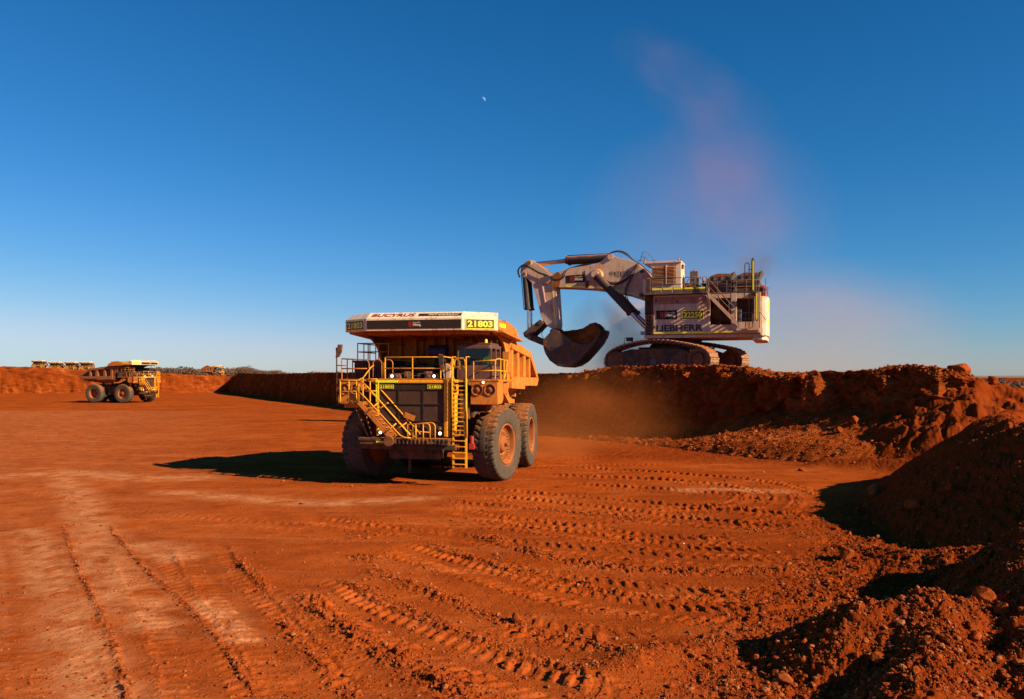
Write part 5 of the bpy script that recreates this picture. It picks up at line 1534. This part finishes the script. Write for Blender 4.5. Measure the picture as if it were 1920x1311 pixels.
mb.build('link', 'bucket_steel', EX, .02)
# bucket
mb = MB()
side_ = [(-12.15, 2.35), (-12.2, 3.1), (-11.75, 3.55), (-11.2, 4.1), (-10.75, 3.95), (-10.1, 3.45), (-9.5, 2.95), (-8.5, 2.60), (-7.6, 2.72), (-6.95, 3.55), (-6.72, 3.9), (-6.78, 3.5), (-7.2, 2.75), (-7.95, 1.88), (-8.7, 1.1), (-9.4, .66), (-10.1, .5), (-10.8, .62), (-11.55, 1.15), (-12.0, 1.85)]
for y0, y1 in ((-2.0, -1.9), (1.9, 2.0)): mb.prism(side_, y0, y1, 'y')
sh = [(-11.6, 3.7), (-12.15, 3.0), (-12.1, 2.2), (-12.0, 1.85), (-11.55, 1.15), (-10.8, .62), (-10.1, .5), (-9.4, .66), (-8.7, 1.1), (-7.95, 1.88), (-7.2, 2.75), (-6.72, 3.9)]
pin_ = [(x_ + (.14 if x_ < -10 else -.06), z_ + .14) for x_, z_ in sh]
n_ = len(sh)
v = [(x_, y_, z_) for y_ in (-1.97, 1.97) for x_, z_ in sh + pin_]
f = []
for i in range(n_ - 1):
    f += [(i, i + 1, 2 * n_ + i + 1, 2 * n_ + i), (n_ + i, 3 * n_ + i, 3 * n_ + i + 1, n_ + i + 1), (i, n_ + i, n_ + i + 1, i + 1), (2 * n_ + i, 2 * n_ + i + 1, 3 * n_ + i + 1, 3 * n_ + i)]
mb.add(v, f)
for y_ in (-1.1, -.85, .85, 1.1): mb.prism([(-12.2, 2.4), (-12.3, 2.9), (-11.9, 3.5), (-11.5, 4.15), (-11.1, 4.2), (-10.9, 3.7), (-11.3, 2.2)], y_ - .08, y_ + .08, 'y')
bk = mb.build('bucket', 'bucket_steel', EX, .02)
mb = MB()                                              # wear bands, pins and teeth
arcp = [(-10.2, .62), (-9.4, .82), (-8.75, 1.25), (-8.1, 1.95), (-7.45, 2.75)]
for i in range(len(arcp) - 1):
    for k in range(3):
        t = (k + .5) / 3; x_ = arcp[i][0] + (arcp[i + 1][0] - arcp[i][0]) * t; z_ = arcp[i][1] + (arcp[i + 1][1] - arcp[i][1]) * t
        mb.box(x_ - .07, x_ + .07, -2.05, -2.0, z_ - .05, z_ + .10)
mb.build('wear_plates', 'ex_grey', bk)
mb = MB()
for i in range(6):
    y_ = -1.7 + i * .68
    mb.prism([(-6.95, 3.45), (-6.72, 3.95), (-6.64, 4.0), (-6.68, 3.7), (-6.85, 3.35)], y_ - .13, y_ + .13, 'y')
mb.build('teeth', 'ex_dark', bk)
mb = MB(); mb.prism([(-12.0, 2.55), (-11.2, 2.05), (-10.4, 2.2), (-9.0, 2.05), (-7.8, 2.35), (-7.75, 2.2), (-9.0, 1.92), (-10.4, 2.06), (-11.2, 1.92), (-12.05, 2.4)], -2.06, -2.0, 'y')
mb.build('rib', 'bucket_steel', bk)
mb = MB(); mb.cyl((-12.05, -1.35, 2.65), (-12.05, 1.35, 2.65), .22); mb.cyl((-11.45, -1.35, 3.9), (-11.45, 1.35, 3.9), .27); mb.build('pin', 'ex_grey', bk)
# hoses
mb = MB()
for k in range(4):
    y_ = -.55 + k * .2; d = k * .06
    mb.next(); mb.tube(smooth_path([(-6.6, y_, 10.85), (-6.1, y_, 11.15 + d), (-5.3, y_, 11.25 + d), (-4.6, y_, 10.95 + d), (-3.9, y_, 10.4), (-3.2, y_, 9.95), (-2.2, y_, 9.0)], 5), .045)
for k in range(3):
    y_ = -.95 - k * .07; d = k * .1
    mb.next(); mb.tube(smooth_path([(-6.95, y_, 9.2), (-6.3, y_, 8.55 - d), (-5.4, y_, 8.35 - d), (-4.4, y_, 8.75 - d), (-3.8, y_, 9.5), (-3.4, y_, 10.05)], 5), .04)
for k in range(2):
    y_ = -1.1; d = k * .12
    mb.next(); mb.tube(smooth_path([(-3.3 - d, y_, 9.95), (-3.9 - d, y_, 8.8), (-4.45 - d, y_, 7.6), (-4.2 - d, y_ - .3, 6.6), (-3.7 - d, y_ - .6, 5.95), (-3.75, y_ - .6, 5.6)], 5), .04)
for k in range(3):
    y_ = -.95; d = k * .06
    mb.next(); mb.tube(smooth_path([(-14.8 - d, y_, 9.2), (-14.95 - d, y_, 9.9), (-14.5, y_, 10.3 + d), (-13.7, y_, 9.95 + d), (-12.9, y_, 9.5 + d), (-12.0, y_, 9.15 + d), (-11.2, y_, 8.75 + d), (-10.5, y_, 9.0 + d), (-10.15, y_, 9.75), (-9.3, y_ + .3, 9.98 + d), (-7.9, y_ + .3, 10.2 + d), (-6.8, y_ + .3, 10.5)], 4), .035)
mb.next(); mb.tube(smooth_path([(-12.4, -.9, 4.2), (-12.65, -.95, 3.7), (-12.4, -.95, 3.2)], 5), .03)
mb.build_each('hydraulic_hose', 'tube_hose', EX)
# soil in the bucket
def soil(u, v):
    x_ = -9.0 + u * 2.25
    crown = np.interp(x_, [-11.3, -10.8, -9.7, -8.9, -8.4, -7.95, -7.4, -7.0, -6.75], [3.3, 3.9, 4.0, 4.12, 4.3, 4.62, 4.66, 4.3, 3.7])
    edge_ = np.interp(x_, [-11.3, -10.2, -9.4, -8.5, -7.6, -6.9], [3.2, 3.3, 2.8, 2.45, 2.6, 3.3])
    k = sstep(1.0, .45, np.abs(v))
    return edge_ + (crown - edge_) * k - 2.0
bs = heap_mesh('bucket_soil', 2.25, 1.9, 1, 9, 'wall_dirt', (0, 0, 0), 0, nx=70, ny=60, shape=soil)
bs.matrix_world = Matrix.Translation(X_LOC) @ Matrix.Rotation(X_RZ, 4, 'Z') @ Matrix.Translation((-9.0, 0, 2.0))
tag(bs, 'dark red soil heaped in the raised bucket of the excavator', 'soil')
# ------------------------------------------------------------ boulders and stones
def ico(sub):
    t = (1 + 5 ** .5) / 2
    v = [(-1, t, 0), (1, t, 0), (-1, -t, 0), (1, -t, 0), (0, -1, t), (0, 1, t), (0, -1, -t), (0, 1, -t), (t, 0, -1), (t, 0, 1), (-t, 0, -1), (-t, 0, 1)]
    f = [(0, 11, 5), (0, 5, 1), (0, 1, 7), (0, 7, 10), (0, 10, 11), (1, 5, 9), (5, 11, 4), (11, 10, 2), (10, 7, 6), (7, 1, 8), (3, 9, 4), (3, 4, 2), (3, 2, 6), (3, 6, 8), (3, 8, 9), (4, 9, 5), (2, 4, 11), (6, 2, 10), (8, 6, 7), (9, 8, 1)]
    v = [np.array(p, float) / np.linalg.norm(p) for p in v]
    for _ in range(sub):
        c = {}; nf = []
        def mid(a, b):
            k = (min(a, b), max(a, b))
            if k not in c:
                m = v[a] + v[b]; v.append(m / np.linalg.norm(m)); c[k] = len(v) - 1
            return c[k]
        for a, b, d in f:
            x_, y_, z_ = mid(a, b), mid(b, d), mid(d, a)
            nf += [(a, x_, z_), (b, y_, x_), (d, z_, y_), (x_, y_, z_)]
        f = nf
    return np.array(v), np.array(f)

def boulder(loc, size, label, seed, flat=.75, rz=0.):
    v, f = ico(4)
    r_ = np.random.default_rng(seed)
    v = v * r_.uniform(.9, 1.1, 3)
    for k in range(16):
        n = r_.normal(size=3); n /= np.linalg.norm(n)
        d = r_.uniform(.52, .85)
        over = np.maximum(v @ n - d, 0)
        v = v - over[:, None] * n * .92
    v = v * (1 + .09 * fbm(v[:, 0] * 2 + seed, v[:, 1] * 2, v[:, 2] * 2, 4)[:, None] + .03 * fbm(v[:, 0] * 7, v[:, 1] * 7, v[:, 2] * 7 + seed, 3)[:, None])
    v = v * np.array([1, .85, flat]) * size
    o = array_mesh('boulder', v, f, ['rock'], False, {'tint': np.full(len(v), r_.uniform(0, .7))})
    o.location = loc; o.rotation_euler = (0, 0, rz)
    tag(o, label, 'boulder', 'boulders fallen on the pit floor and mounds')
    return o
BOULD = [
    ((9.18, 22.45), .27, 'lone round boulder on the open floor left of the dark mound, with a long shadow', .8),
    ((14.6, 32.9), .40, 'largest boulder at the tip of the dark mound\'s foot', .85),
    ((13.6, 31.4), .20, 'small boulder just below the one at the tip of the dark mound', .8),
    ((12.8, 30.3), .15, 'smallest boulder trailing down left from the tip of the dark mound', .8),
    ((13.2, 26.9), .33, 'dark boulder half in shade among the rubble under the mound', .7),
    ((13.95, 26.1), .22, 'boulder to the right of the dark one under the mound', .8),
    ((8.4, 14.6), .24, 'large boulder on the sunlit near heap at the bottom right', .8),
    ((8.4, 13.95), .16, 'smaller boulder right below the large one on the near heap', .8),
    ((1.66, 15.7), .22, 'boulder in the middle of the clod ridge near the bottom of the photo', .85),
    ((.11, 16.85), .15, 'left boulder in the clod ridges, standing upright with shadow to its left', 1.0),
    ((.2, 16.2), .12, 'small boulder just below the upright one in the clod ridges', .8),
    ((4.5, 13.5), .15, 'boulder at the foot of the near heap by the bottom edge', .7),
    ((15.5, 43.8), .20, 'small boulder where the flat floor meets the talus', .8),
    ((17.3, 28.5), .22, 'pale boulder lying on the sunlit shoulder of the big dark mound', .9),
    ((5.9, 13.15), .16, 'boulder in the shade between the two near spurs', .8),
    ((7.4, 13.1), .13, 'boulder on the near heap close to the lower right corner', .8),
]
for i, ((x_, y_), s_, lab, fl) in enumerate(BOULD):
    boulder((x_, y_, ground_z(x_, y_) + s_ * fl * .5), s_, lab, 40 + i, fl, i * 1.3)
WX, WY, WZ, WT, WS = WALLXYZ
def wall_z(x_, y_, r_=.5):
    m = np.hypot(WX - x_, WY - y_) < r_
    return float(WZ[m].max()) if m.any() else ground_z(x_, y_)
boulder((27.0, 49.6, wall_z(27.0, 49.6) - .12), .85, 'great block of rock perched on the right end of the rim', 77, .85, .4)
boulder((29.0, 49.4, max(wall_z(29.0, 49.4, .3), ground_z(29.0, 49.4)) + .2), .38, 'boulder on the red slope right of the perched block', 78, .8, 1.0)
boulder((21.3, 50.9, wall_z(21.3, 50.9, .25) + .1), .34, 'boulder high on the talus below the dark cut face', 79, .85, .2)
boulder((20.2, 50.6, wall_z(20.2, 50.6, .25) + .08), .26, 'lower left one of the two boulders on the talus', 81, .8, 2.2)
ps = boulder((5.22, 24.95, ground_z(5.22, 24.95) + .02), .05, 'small whitish stone lying alone on the tracked floor', 83, .6)
ps.data.materials.clear(); ps.data.materials.append(MATS['text_white'])

def stones(name, pos, size, label, sub=0):
    v, f = ico(sub); nv = len(v)
    n = len(pos)
    V = v[None] * (1 + rng.uniform(-.28, .28, (n, nv, 1)))
    V = V * size[:, None, None] * rng.uniform(.6, 1.25, (n, 1, 3))
    a = rng.uniform(0, 6.28, n); c, s = np.cos(a)[:, None], np.sin(a)[:, None]
    V = np.stack([V[..., 0] * c - V[..., 1] * s, V[..., 0] * s + V[..., 1] * c, V[..., 2] * .8], -1) + pos[:, None, :]
    F = (f[None] + (np.arange(n) * nv)[:, None, None]).reshape(-1, 3)
    o = array_mesh(name, V.reshape(-1, 3), F, ['rock'], False, {'tint': np.repeat(rng.uniform(0, 1, n), nv)})
    tag(o, label, kind='stuff')
    return o
def powersize(n, lo, hi, k=2.2):
    u = rng.uniform(size=n)
    return (lo ** (1 - k) + u * (hi ** (1 - k) - lo ** (1 - k))) ** (1 / (1 - k))
def scatter(n, fx, lo, hi, k=2.2, embed=.25):
    x_, y_ = fx(n)
    z_, lo_, cl_ = floor_height(x_, y_)
    s_ = powersize(len(x_), lo, hi, k)
    return np.stack([x_, y_, z_ + s_ * embed], 1), s_, lo_, cl_
# loose ground on the right
def fx(n):
    y_ = 1 / rng.uniform(1 / 47., 1 / 11.5, n); x_ = y_ * rng.uniform(-.35, .66, n)
    return x_, y_
p_, s_, lo_, cl_ = scatter(85000, fx, .011, .085, 3.2)
k_ = rng.uniform(size=len(s_)) < (.05 + .95 * lo_)
stones('gravel', p_[k_], s_[k_] * (.8 + p_[k_][:, 1] / 90), 'loose stones strewn over the heaps and rough ground at right')
# clods along the ridges
px_, py_ = [], []
for pts, w, h in CLODS:
    P_ = np.array(smooth_path(pts, 6)); d_ = np.hypot(*np.diff(P_[:, :2], axis=0).T); L_ = np.concatenate([[0], np.cumsum(d_)])
    n = int(L_[-1] * 90 * w / .2)
    t_ = rng.uniform(0, L_[-1], n)
    px_.append(np.interp(t_, L_, P_[:, 0]) + rng.normal(0, w * .65, n)); py_.append(np.interp(t_, L_, P_[:, 1]) + rng.normal(0, w * .65, n))
px_, py_ = np.concatenate(px_), np.concatenate(py_)
p_, s_, lo_, cl_ = scatter(len(px_), lambda n: (px_, py_), .010, .06, 2.9)
stones('dirt_clods', p_, s_, 'crumbled dirt clods along the edges of the wheel tracks')
# small stones over the floor
def fx2(n):
    y_ = 1 / rng.uniform(1 / 70., 1 / 11.5, n); x_ = y_ * rng.uniform(-.66, .4, n)
    return x_, y_
p_, s_, lo_, cl_ = scatter(7000, fx2, .010, .045, 2.6)
stones('pebbles', p_, s_, 'small stones scattered thinly over the driven pit floor')
# talus and crest rubble
WX, WY, WZ, WT, WS = WALLXYZ
def wall_pick(n, t0, t1, xmin=-8):
    ok = np.argwhere((WT > t0) & (WT < t1) & (WX > xmin) & (WY < 110) & (WZ > -.1))
    q = ok[rng.integers(0, len(ok), n)]
    P_ = np.stack([WX[q[:, 0], q[:, 1]], WY[q[:, 0], q[:, 1]], WZ[q[:, 0], q[:, 1]]], 1)
    return P_ + rng.uniform(-.12, .12, (n, 3)) * np.array([1, 1, .2])
n = 16000
s_ = powersize(n, .03, .17, 3.3); stones('talus_stones', wall_pick(n, .74, 1.0), s_, 'rubble lying on the talus under the cut face')
n = 6000
s_ = powersize(n, .04, .20, 3.0); stones('rim_rubble', wall_pick(n, .19, .40), s_, 'crumbling clods along the rim of the bench')

# ------------------------------------------------------------ scrub, mast, drum, moon
def scrub(name, n_, fpos, label, hh=(5, 9)):
    Vs, Fs, tn = [], [], []
    o = 0
    for i in range(n_):
        x_, y_, z_, h_ = fpos(i)
        w_ = h_ * rng.uniform(.55, .9)
        k = 300 if w_ > 3 else 110
        d = rng.normal(size=(k, 3)); d /= np.linalg.norm(d, axis=1)[:, None]
        rr_ = rng.uniform(.35, 1, k)[:, None] ** .5
        lob = 1 + .35 * np.sin(d[:, :1] * 5 + i) * np.cos(d[:, 1:2] * 4 + i)
        c_ = d * rr_ * lob * np.array([w_, w_, h_ * .42]) + np.array([x_, y_, z_ + h_ * .58])
        a_, b_ = rng.normal(size=(k, 3)), rng.normal(size=(k, 3))
        a_ /= np.linalg.norm(a_, axis=1)[:, None]; b_ /= np.linalg.norm(b_, axis=1)[:, None]
        q = h_ * rng.uniform(.03, .085, (k, 1)) * (1 if k > 200 else 1.7)
        Vs.append(np.stack([c_ - a_ * q, c_ + b_ * q, c_ + a_ * q, c_ - b_ * q], 1).reshape(-1, 3))
        Fs.append(np.arange(k * 4).reshape(-1, 4) + o); o += k * 4
        tn.append(np.repeat(np.clip(rng.uniform(0, .7, k) + rng.uniform(-.1, .3), 0, 1), 4))
        # stem
        t_ = np.array([[x_ - .15, y_, z_ - .5], [x_ + .15, y_, z_ - .5], [x_ + .08, y_, z_ + h_ * .6], [x_ - .08, y_, z_ + h_ * .6]])
        Vs.append(t_); Fs.append(np.arange(4)[None] + o); o += 4; tn.append(np.zeros(4))
    ob = array_mesh(name, np.concatenate(Vs), np.concatenate(Fs), ['scrub_leaf'], False, {'tint': np.concatenate(tn)})
    tag(ob, label, kind='stuff')
    return ob
def fp(i):
    px = rng.uniform(286, 545) if i < 150 else rng.uniform(545, 960)
    Y_ = rng.uniform(640, 760); X_ = (px - 960) / 1535 * Y_
    big = 1 + .3 * math.sin(px * .045) + .25 * math.sin(px * .11 + 1)
    h = (8.2 if px < 470 else 6.8 if px < 520 else 5.4) * (.75 + .3 * big * rng.uniform(.7, 1))
    return X_, Y_, 3.0, h
scrub('woodland', 230, fp, 'brown dry scrub beyond the far rim')
def fp2(i):
    Y_ = 1 / rng.uniform(1 / 900., 1 / 130.); X_ = Y_ * rng.uniform(.54, .70)
    return X_, Y_, -.3, rng.uniform(1.6, 3.4) * (1 if Y_ < 500 else 1.2)
scrub('scrubland', 420, fp2, 'dark low bushes on the plain beyond the right end of the rim')
# far low hills
hx_ = np.linspace(-200, 3600, 120); hy_ = np.linspace(2400, 3000, 8)
HX, HY = np.meshgrid(hx_, hy_, indexing='ij')
HZ = sstep(2400, 2700, HY) * (7 + 5 * fbm(HX * .0016, HY * .001, 3, 4)) * sstep(600, 1400, HX) - 1
idx = np.arange(HX.size).reshape(HX.shape)
Fq = np.stack([idx[:-1, :-1].ravel(), idx[1:, :-1].ravel(), idx[1:, 1:].ravel(), idx[:-1, 1:].ravel()], 1)
plain('hill', (.17, .15, .12), .95)
hl_ = array_mesh('hills', np.stack([HX.ravel(), HY.ravel(), HZ.ravel()], 1), Fq, ['hill'], True)
tag(hl_, 'low hazy hills on the horizon at right', kind='structure')

mast = empty('lighting_mast', (-137, 339, 3.1), 0, 'slim floodlight mast standing before the brown scrub on the far rim', 'floodlight mast')
mb = MB(); mb.cyl((0, 0, 0), (0, 0, 5.4), .12, .07, 8); mb.box(-.7, .7, -.06, .06, 5.35, 5.5); mb.build('mast', 'ex_grey', mast)
for k in range(4):
    mb = MB(); mb.box(-.75 + k * .4, -.45 + k * .4, -.2, .1, 5.5, 5.95); mb.build('floodlight', 'ex_dark', mast)

drum = empty('drum', (46.6, 99.0, 5.4), 0, 'white drum on the rim above the darkest part of the cut face', 'drum')
mb = MB(); mb.v = []; mb.cyl((0, 0, 0), (0, 0, .55), .22, n=20); mb.cyl((0, 0, .18), (0, 0, .2), .23, n=20); mb.cyl((0, 0, .36), (0, 0, .38), .23, n=20); mb.build('barrel', 'hat', drum)
mb = MB(); mb.cyl((0, 0, .55), (0, 0, .575), .2, n=20); mb.cyl((.1, 0, .575), (.1, 0, .6), .03, n=8); mb.build('lid', 'hat', drum)

# moon: sunlit part of a far globe, the sunlight put in as emission
def moon():
    m, n, b = nodes_of('moon')
    n.nodes.remove(b)
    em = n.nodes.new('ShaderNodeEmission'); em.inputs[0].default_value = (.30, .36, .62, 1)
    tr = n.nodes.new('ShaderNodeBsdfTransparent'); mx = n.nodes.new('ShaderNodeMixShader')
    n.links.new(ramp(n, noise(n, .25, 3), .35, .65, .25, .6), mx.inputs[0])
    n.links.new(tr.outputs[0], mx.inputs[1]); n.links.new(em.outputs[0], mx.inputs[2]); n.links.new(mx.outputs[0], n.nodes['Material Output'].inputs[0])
    MATS['moon'] = m
    D = 4000.
    r_ = 4.3 / 1535 * D
    c_ = Vector(((906.5 - 960) / 1535 * D, D, 5.1 + (705 - 186.5) / 1535 * D))
    view = (Vector((0, 0, 5.1)) - c_).normalized()
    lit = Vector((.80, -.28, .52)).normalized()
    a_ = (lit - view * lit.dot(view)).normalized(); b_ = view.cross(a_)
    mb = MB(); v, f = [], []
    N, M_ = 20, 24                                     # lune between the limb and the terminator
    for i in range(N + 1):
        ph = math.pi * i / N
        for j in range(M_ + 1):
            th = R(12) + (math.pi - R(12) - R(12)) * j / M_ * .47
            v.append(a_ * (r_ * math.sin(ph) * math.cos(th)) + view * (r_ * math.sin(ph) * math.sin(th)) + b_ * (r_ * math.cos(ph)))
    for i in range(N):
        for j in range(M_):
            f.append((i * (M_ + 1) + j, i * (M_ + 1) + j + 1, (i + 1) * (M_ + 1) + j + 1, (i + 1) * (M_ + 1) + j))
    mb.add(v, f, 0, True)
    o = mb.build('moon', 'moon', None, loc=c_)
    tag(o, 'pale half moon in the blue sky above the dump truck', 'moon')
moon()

# ------------------------------------------------------------ driver in the near truck
TM = Matrix.Translation((-3.93, 40.77, 0)) @ Matrix.Rotation(R(-12), 4, 'Z')
try:
    import bmesh
    o, J, sk = None, None, None
    me = bpy.data.meshes.new('person')
    def _mk():
        J = [((0, 0, 0), .15), ((0, -.02, .2), .14), ((0, -.02, .42), .16), ((0, -.03, .56), .06), ((0, -.05, .64), .08), ((0, -.06, .74), .095), ((0, -.05, .82), .06)]
        Eg = [(i, i + 1) for i in range(6)]
        def add(p, r, parent):
            J.append((p, r)); Eg.append((parent, len(J) - 1)); return len(J) - 1
        for s in (-1, 1):
            a = add((s * .19, -.02, .46), .07, 2); a = add((s * .25, -.16, .24), .05, a); a = add((s * .17, -.48, .26), .036, a); h = add((s * .15, -.56, .27), .034, a)
            for k in range(4):
                q = add((s * (.125 + k * .022), -.60, .285), .010, h); add((s * (.125 + k * .022), -.625 - .004 * (k % 3), .26), .009, q)
            q = add((s * .11, -.57, .25), .011, h); add((s * .095, -.60, .24), .010, q)
            a = add((s * .1, -.05, -.02), .10, 0); a = add((s * .13, -.45, .0), .075, a); a = add((s * .13, -.5, -.40), .055, a); add((s * .13, -.64, -.44), .045, a)
        return J, Eg
    J, Eg = _mk()
    bm = bmesh.new(); sl_ = bm.verts.layers.skin.verify()
    vv = [bm.verts.new(p) for p, r in J]
    for (p, r), q in zip(J, vv): q[sl_].radius = (r, r * .85)
    vv[0][sl_].use_root = True
    for a, b in Eg: bm.edges.new((vv[a], vv[b]))
    bm.to_mesh(me); bm.free()
    o = bpy.data.objects.new('tmp_person', me); scene.collection.objects.link(o)
    o.modifiers.new('skin', 'SKIN'); q = o.modifiers.new('sub', 'SUBSURF'); q.levels = 2; q.render_levels = 2
    bpy.context.view_layer.update()
    dg = bpy.context.evaluated_depsgraph_get()
    pm = bpy.data.meshes.new_from_object(o.evaluated_get(dg))
    bpy.data.objects.remove(o)
    pm.materials.clear()
    for k in ('shirt', 'skin', 'trousers'): pm.materials.append(MATS[k])
    for pl_ in pm.polygons:
        c_ = pl_.center; pl_.use_smooth = True
        pl_.material_index = 1 if c_.z > .53 or (c_.y < -.50 and c_.z > .1) else (2 if c_.z < .08 else 0)
    per = bpy.data.objects.new('person', pm); scene.collection.objects.link(per)
    per.matrix_world = TM @ Matrix.Translation((3.05, -.86, 5.50))
    tag(per, 'driver in a yellow high visibility shirt seated behind the windscreen of the near truck', 'person')
    hb_ = MB(); hb_.lathe_x([(.0, .105), (.05, .10), (.09, .07), (.10, 0)], 16); hb_.v = [(p[1], p[2] - .05, p[0] + .78) for p in hb_.v]
    hb_.build('hair', 'tube_hose', per)
except Exception as e:
    print('driver failed', e)

# ------------------------------------------------------------ dust in the air
def dust(name, label, px, py, Y, rx, rz, dens, col, ry=None, roll=0., nscale=1.2, lo=.42, hi=.72, aniso=.0, nstretch=(1, 1, 1)):
    m = bpy.data.materials.new(name); m.use_nodes = True; n = m.node_tree
    n.nodes.remove(n.nodes['Principled BSDF'])
    pv = n.nodes.new('ShaderNodeVolumePrincipled')
    pv.inputs['Color'].default_value = (*col, 1)
    pv.inputs['Anisotropy'].default_value = aniso
    tc = n.nodes.new('ShaderNodeTexCoord')
    gr = n.nodes.new('ShaderNodeTexGradient'); gr.gradient_type = 'SPHERICAL'
    n.links.new(tc.outputs['Object'], gr.inputs[0])
    mp = n.nodes.new('ShaderNodeMapping'); mp.inputs['Location'].default_value = (px * .013, py * .017, 0); mp.inputs['Scale'].default_value = nstretch
    n.links.new(tc.outputs['Object'], mp.inputs[0])
    no = n.nodes.new('ShaderNodeTexNoise'); no.inputs['Scale'].default_value = nscale; no.inputs['Detail'].default_value = 5; no.inputs['Roughness'].default_value = .55; no.inputs['Distortion'].default_value = .6
    n.links.new(mp.outputs[0], no.inputs['Vector'])
    f = math_(n, 'MULTIPLY', ramp(n, gr.outputs['Fac'], 0, .55), ramp(n, no.outputs['Fac'], lo, hi))
    n.links.new(math_(n, 'MULTIPLY', f, dens), pv.inputs['Density'])
    n.links.new(pv.outputs[0], n.nodes['Material Output'].inputs['Volume'])
    MATS[name + str(px)] = m
    v, f_ = ico(2)
    o = array_mesh(name, v, f_, [name + str(px)], True)
    o.location = ((px - 960) / 1535 * Y, Y, 5.1 + (705 - py) / 1535 * Y)
    o.scale = (rx, ry or rx, rz); o.rotation_euler = (0, R(roll), 0)
    tag(o, label, kind='stuff')
    return o
RED = (.84, .38, .17)
dust('dust_plume', 'upper curl of thin red dust high in the sky', 1275, 150, 84, 8.5, 4.2, .030, RED, ry=4, roll=32)
dust('dust_plume', 'thin red dust hanging in mid sky over the excavator', 1355, 280, 84, 7.0, 9.0, .026, RED, ry=4, roll=-12)
dust('dust_plume', 'column of red dust rising from the rear of the excavator', 1385, 410, 84, 6.5, 8.0, .030, RED, ry=4, roll=-14)
dust('dust_veil', 'wide thin veil of red dust in the sky above the excavator', 1330, 420, 96, 17, 13, .030, RED, ry=6, lo=.25, hi=.85)
dust('dust_cloud', 'grey pink dust boiling up between the bucket and the tracks', 1165, 640, 79, 6.2, 5.4, .5, (.90, .68, .56), ry=3, nscale=1.6, lo=.32, hi=.7)
dust('dust_veil', 'pale pink dust drifting behind the excavator to the right', 1480, 620, 110, 27, 11, .038, (.88, .58, .45), ry=10, lo=.28, hi=.8)
dust('dust_cloud', 'orange dust hanging in front of the dark cut face', 1110, 790, 56, 7.5, 4.2, .11, (.82, .27, .07), ry=4.0, lo=.3, hi=.75)
dust('dust_cloud', 'dust raised behind the rear wheels of the near truck', 1020, 840, 51, 4.5, 2.6, .18, (.85, .30, .08), ry=3, lo=.3, hi=.75)
dust('smoke', 'dark exhaust smoke drifting from the excavator hoods', 1415, 500, 76, 2.6, 1.8, .45, (.25, .19, .17), ry=1.5, nscale=1.8, roll=-25, lo=.35, hi=.7)
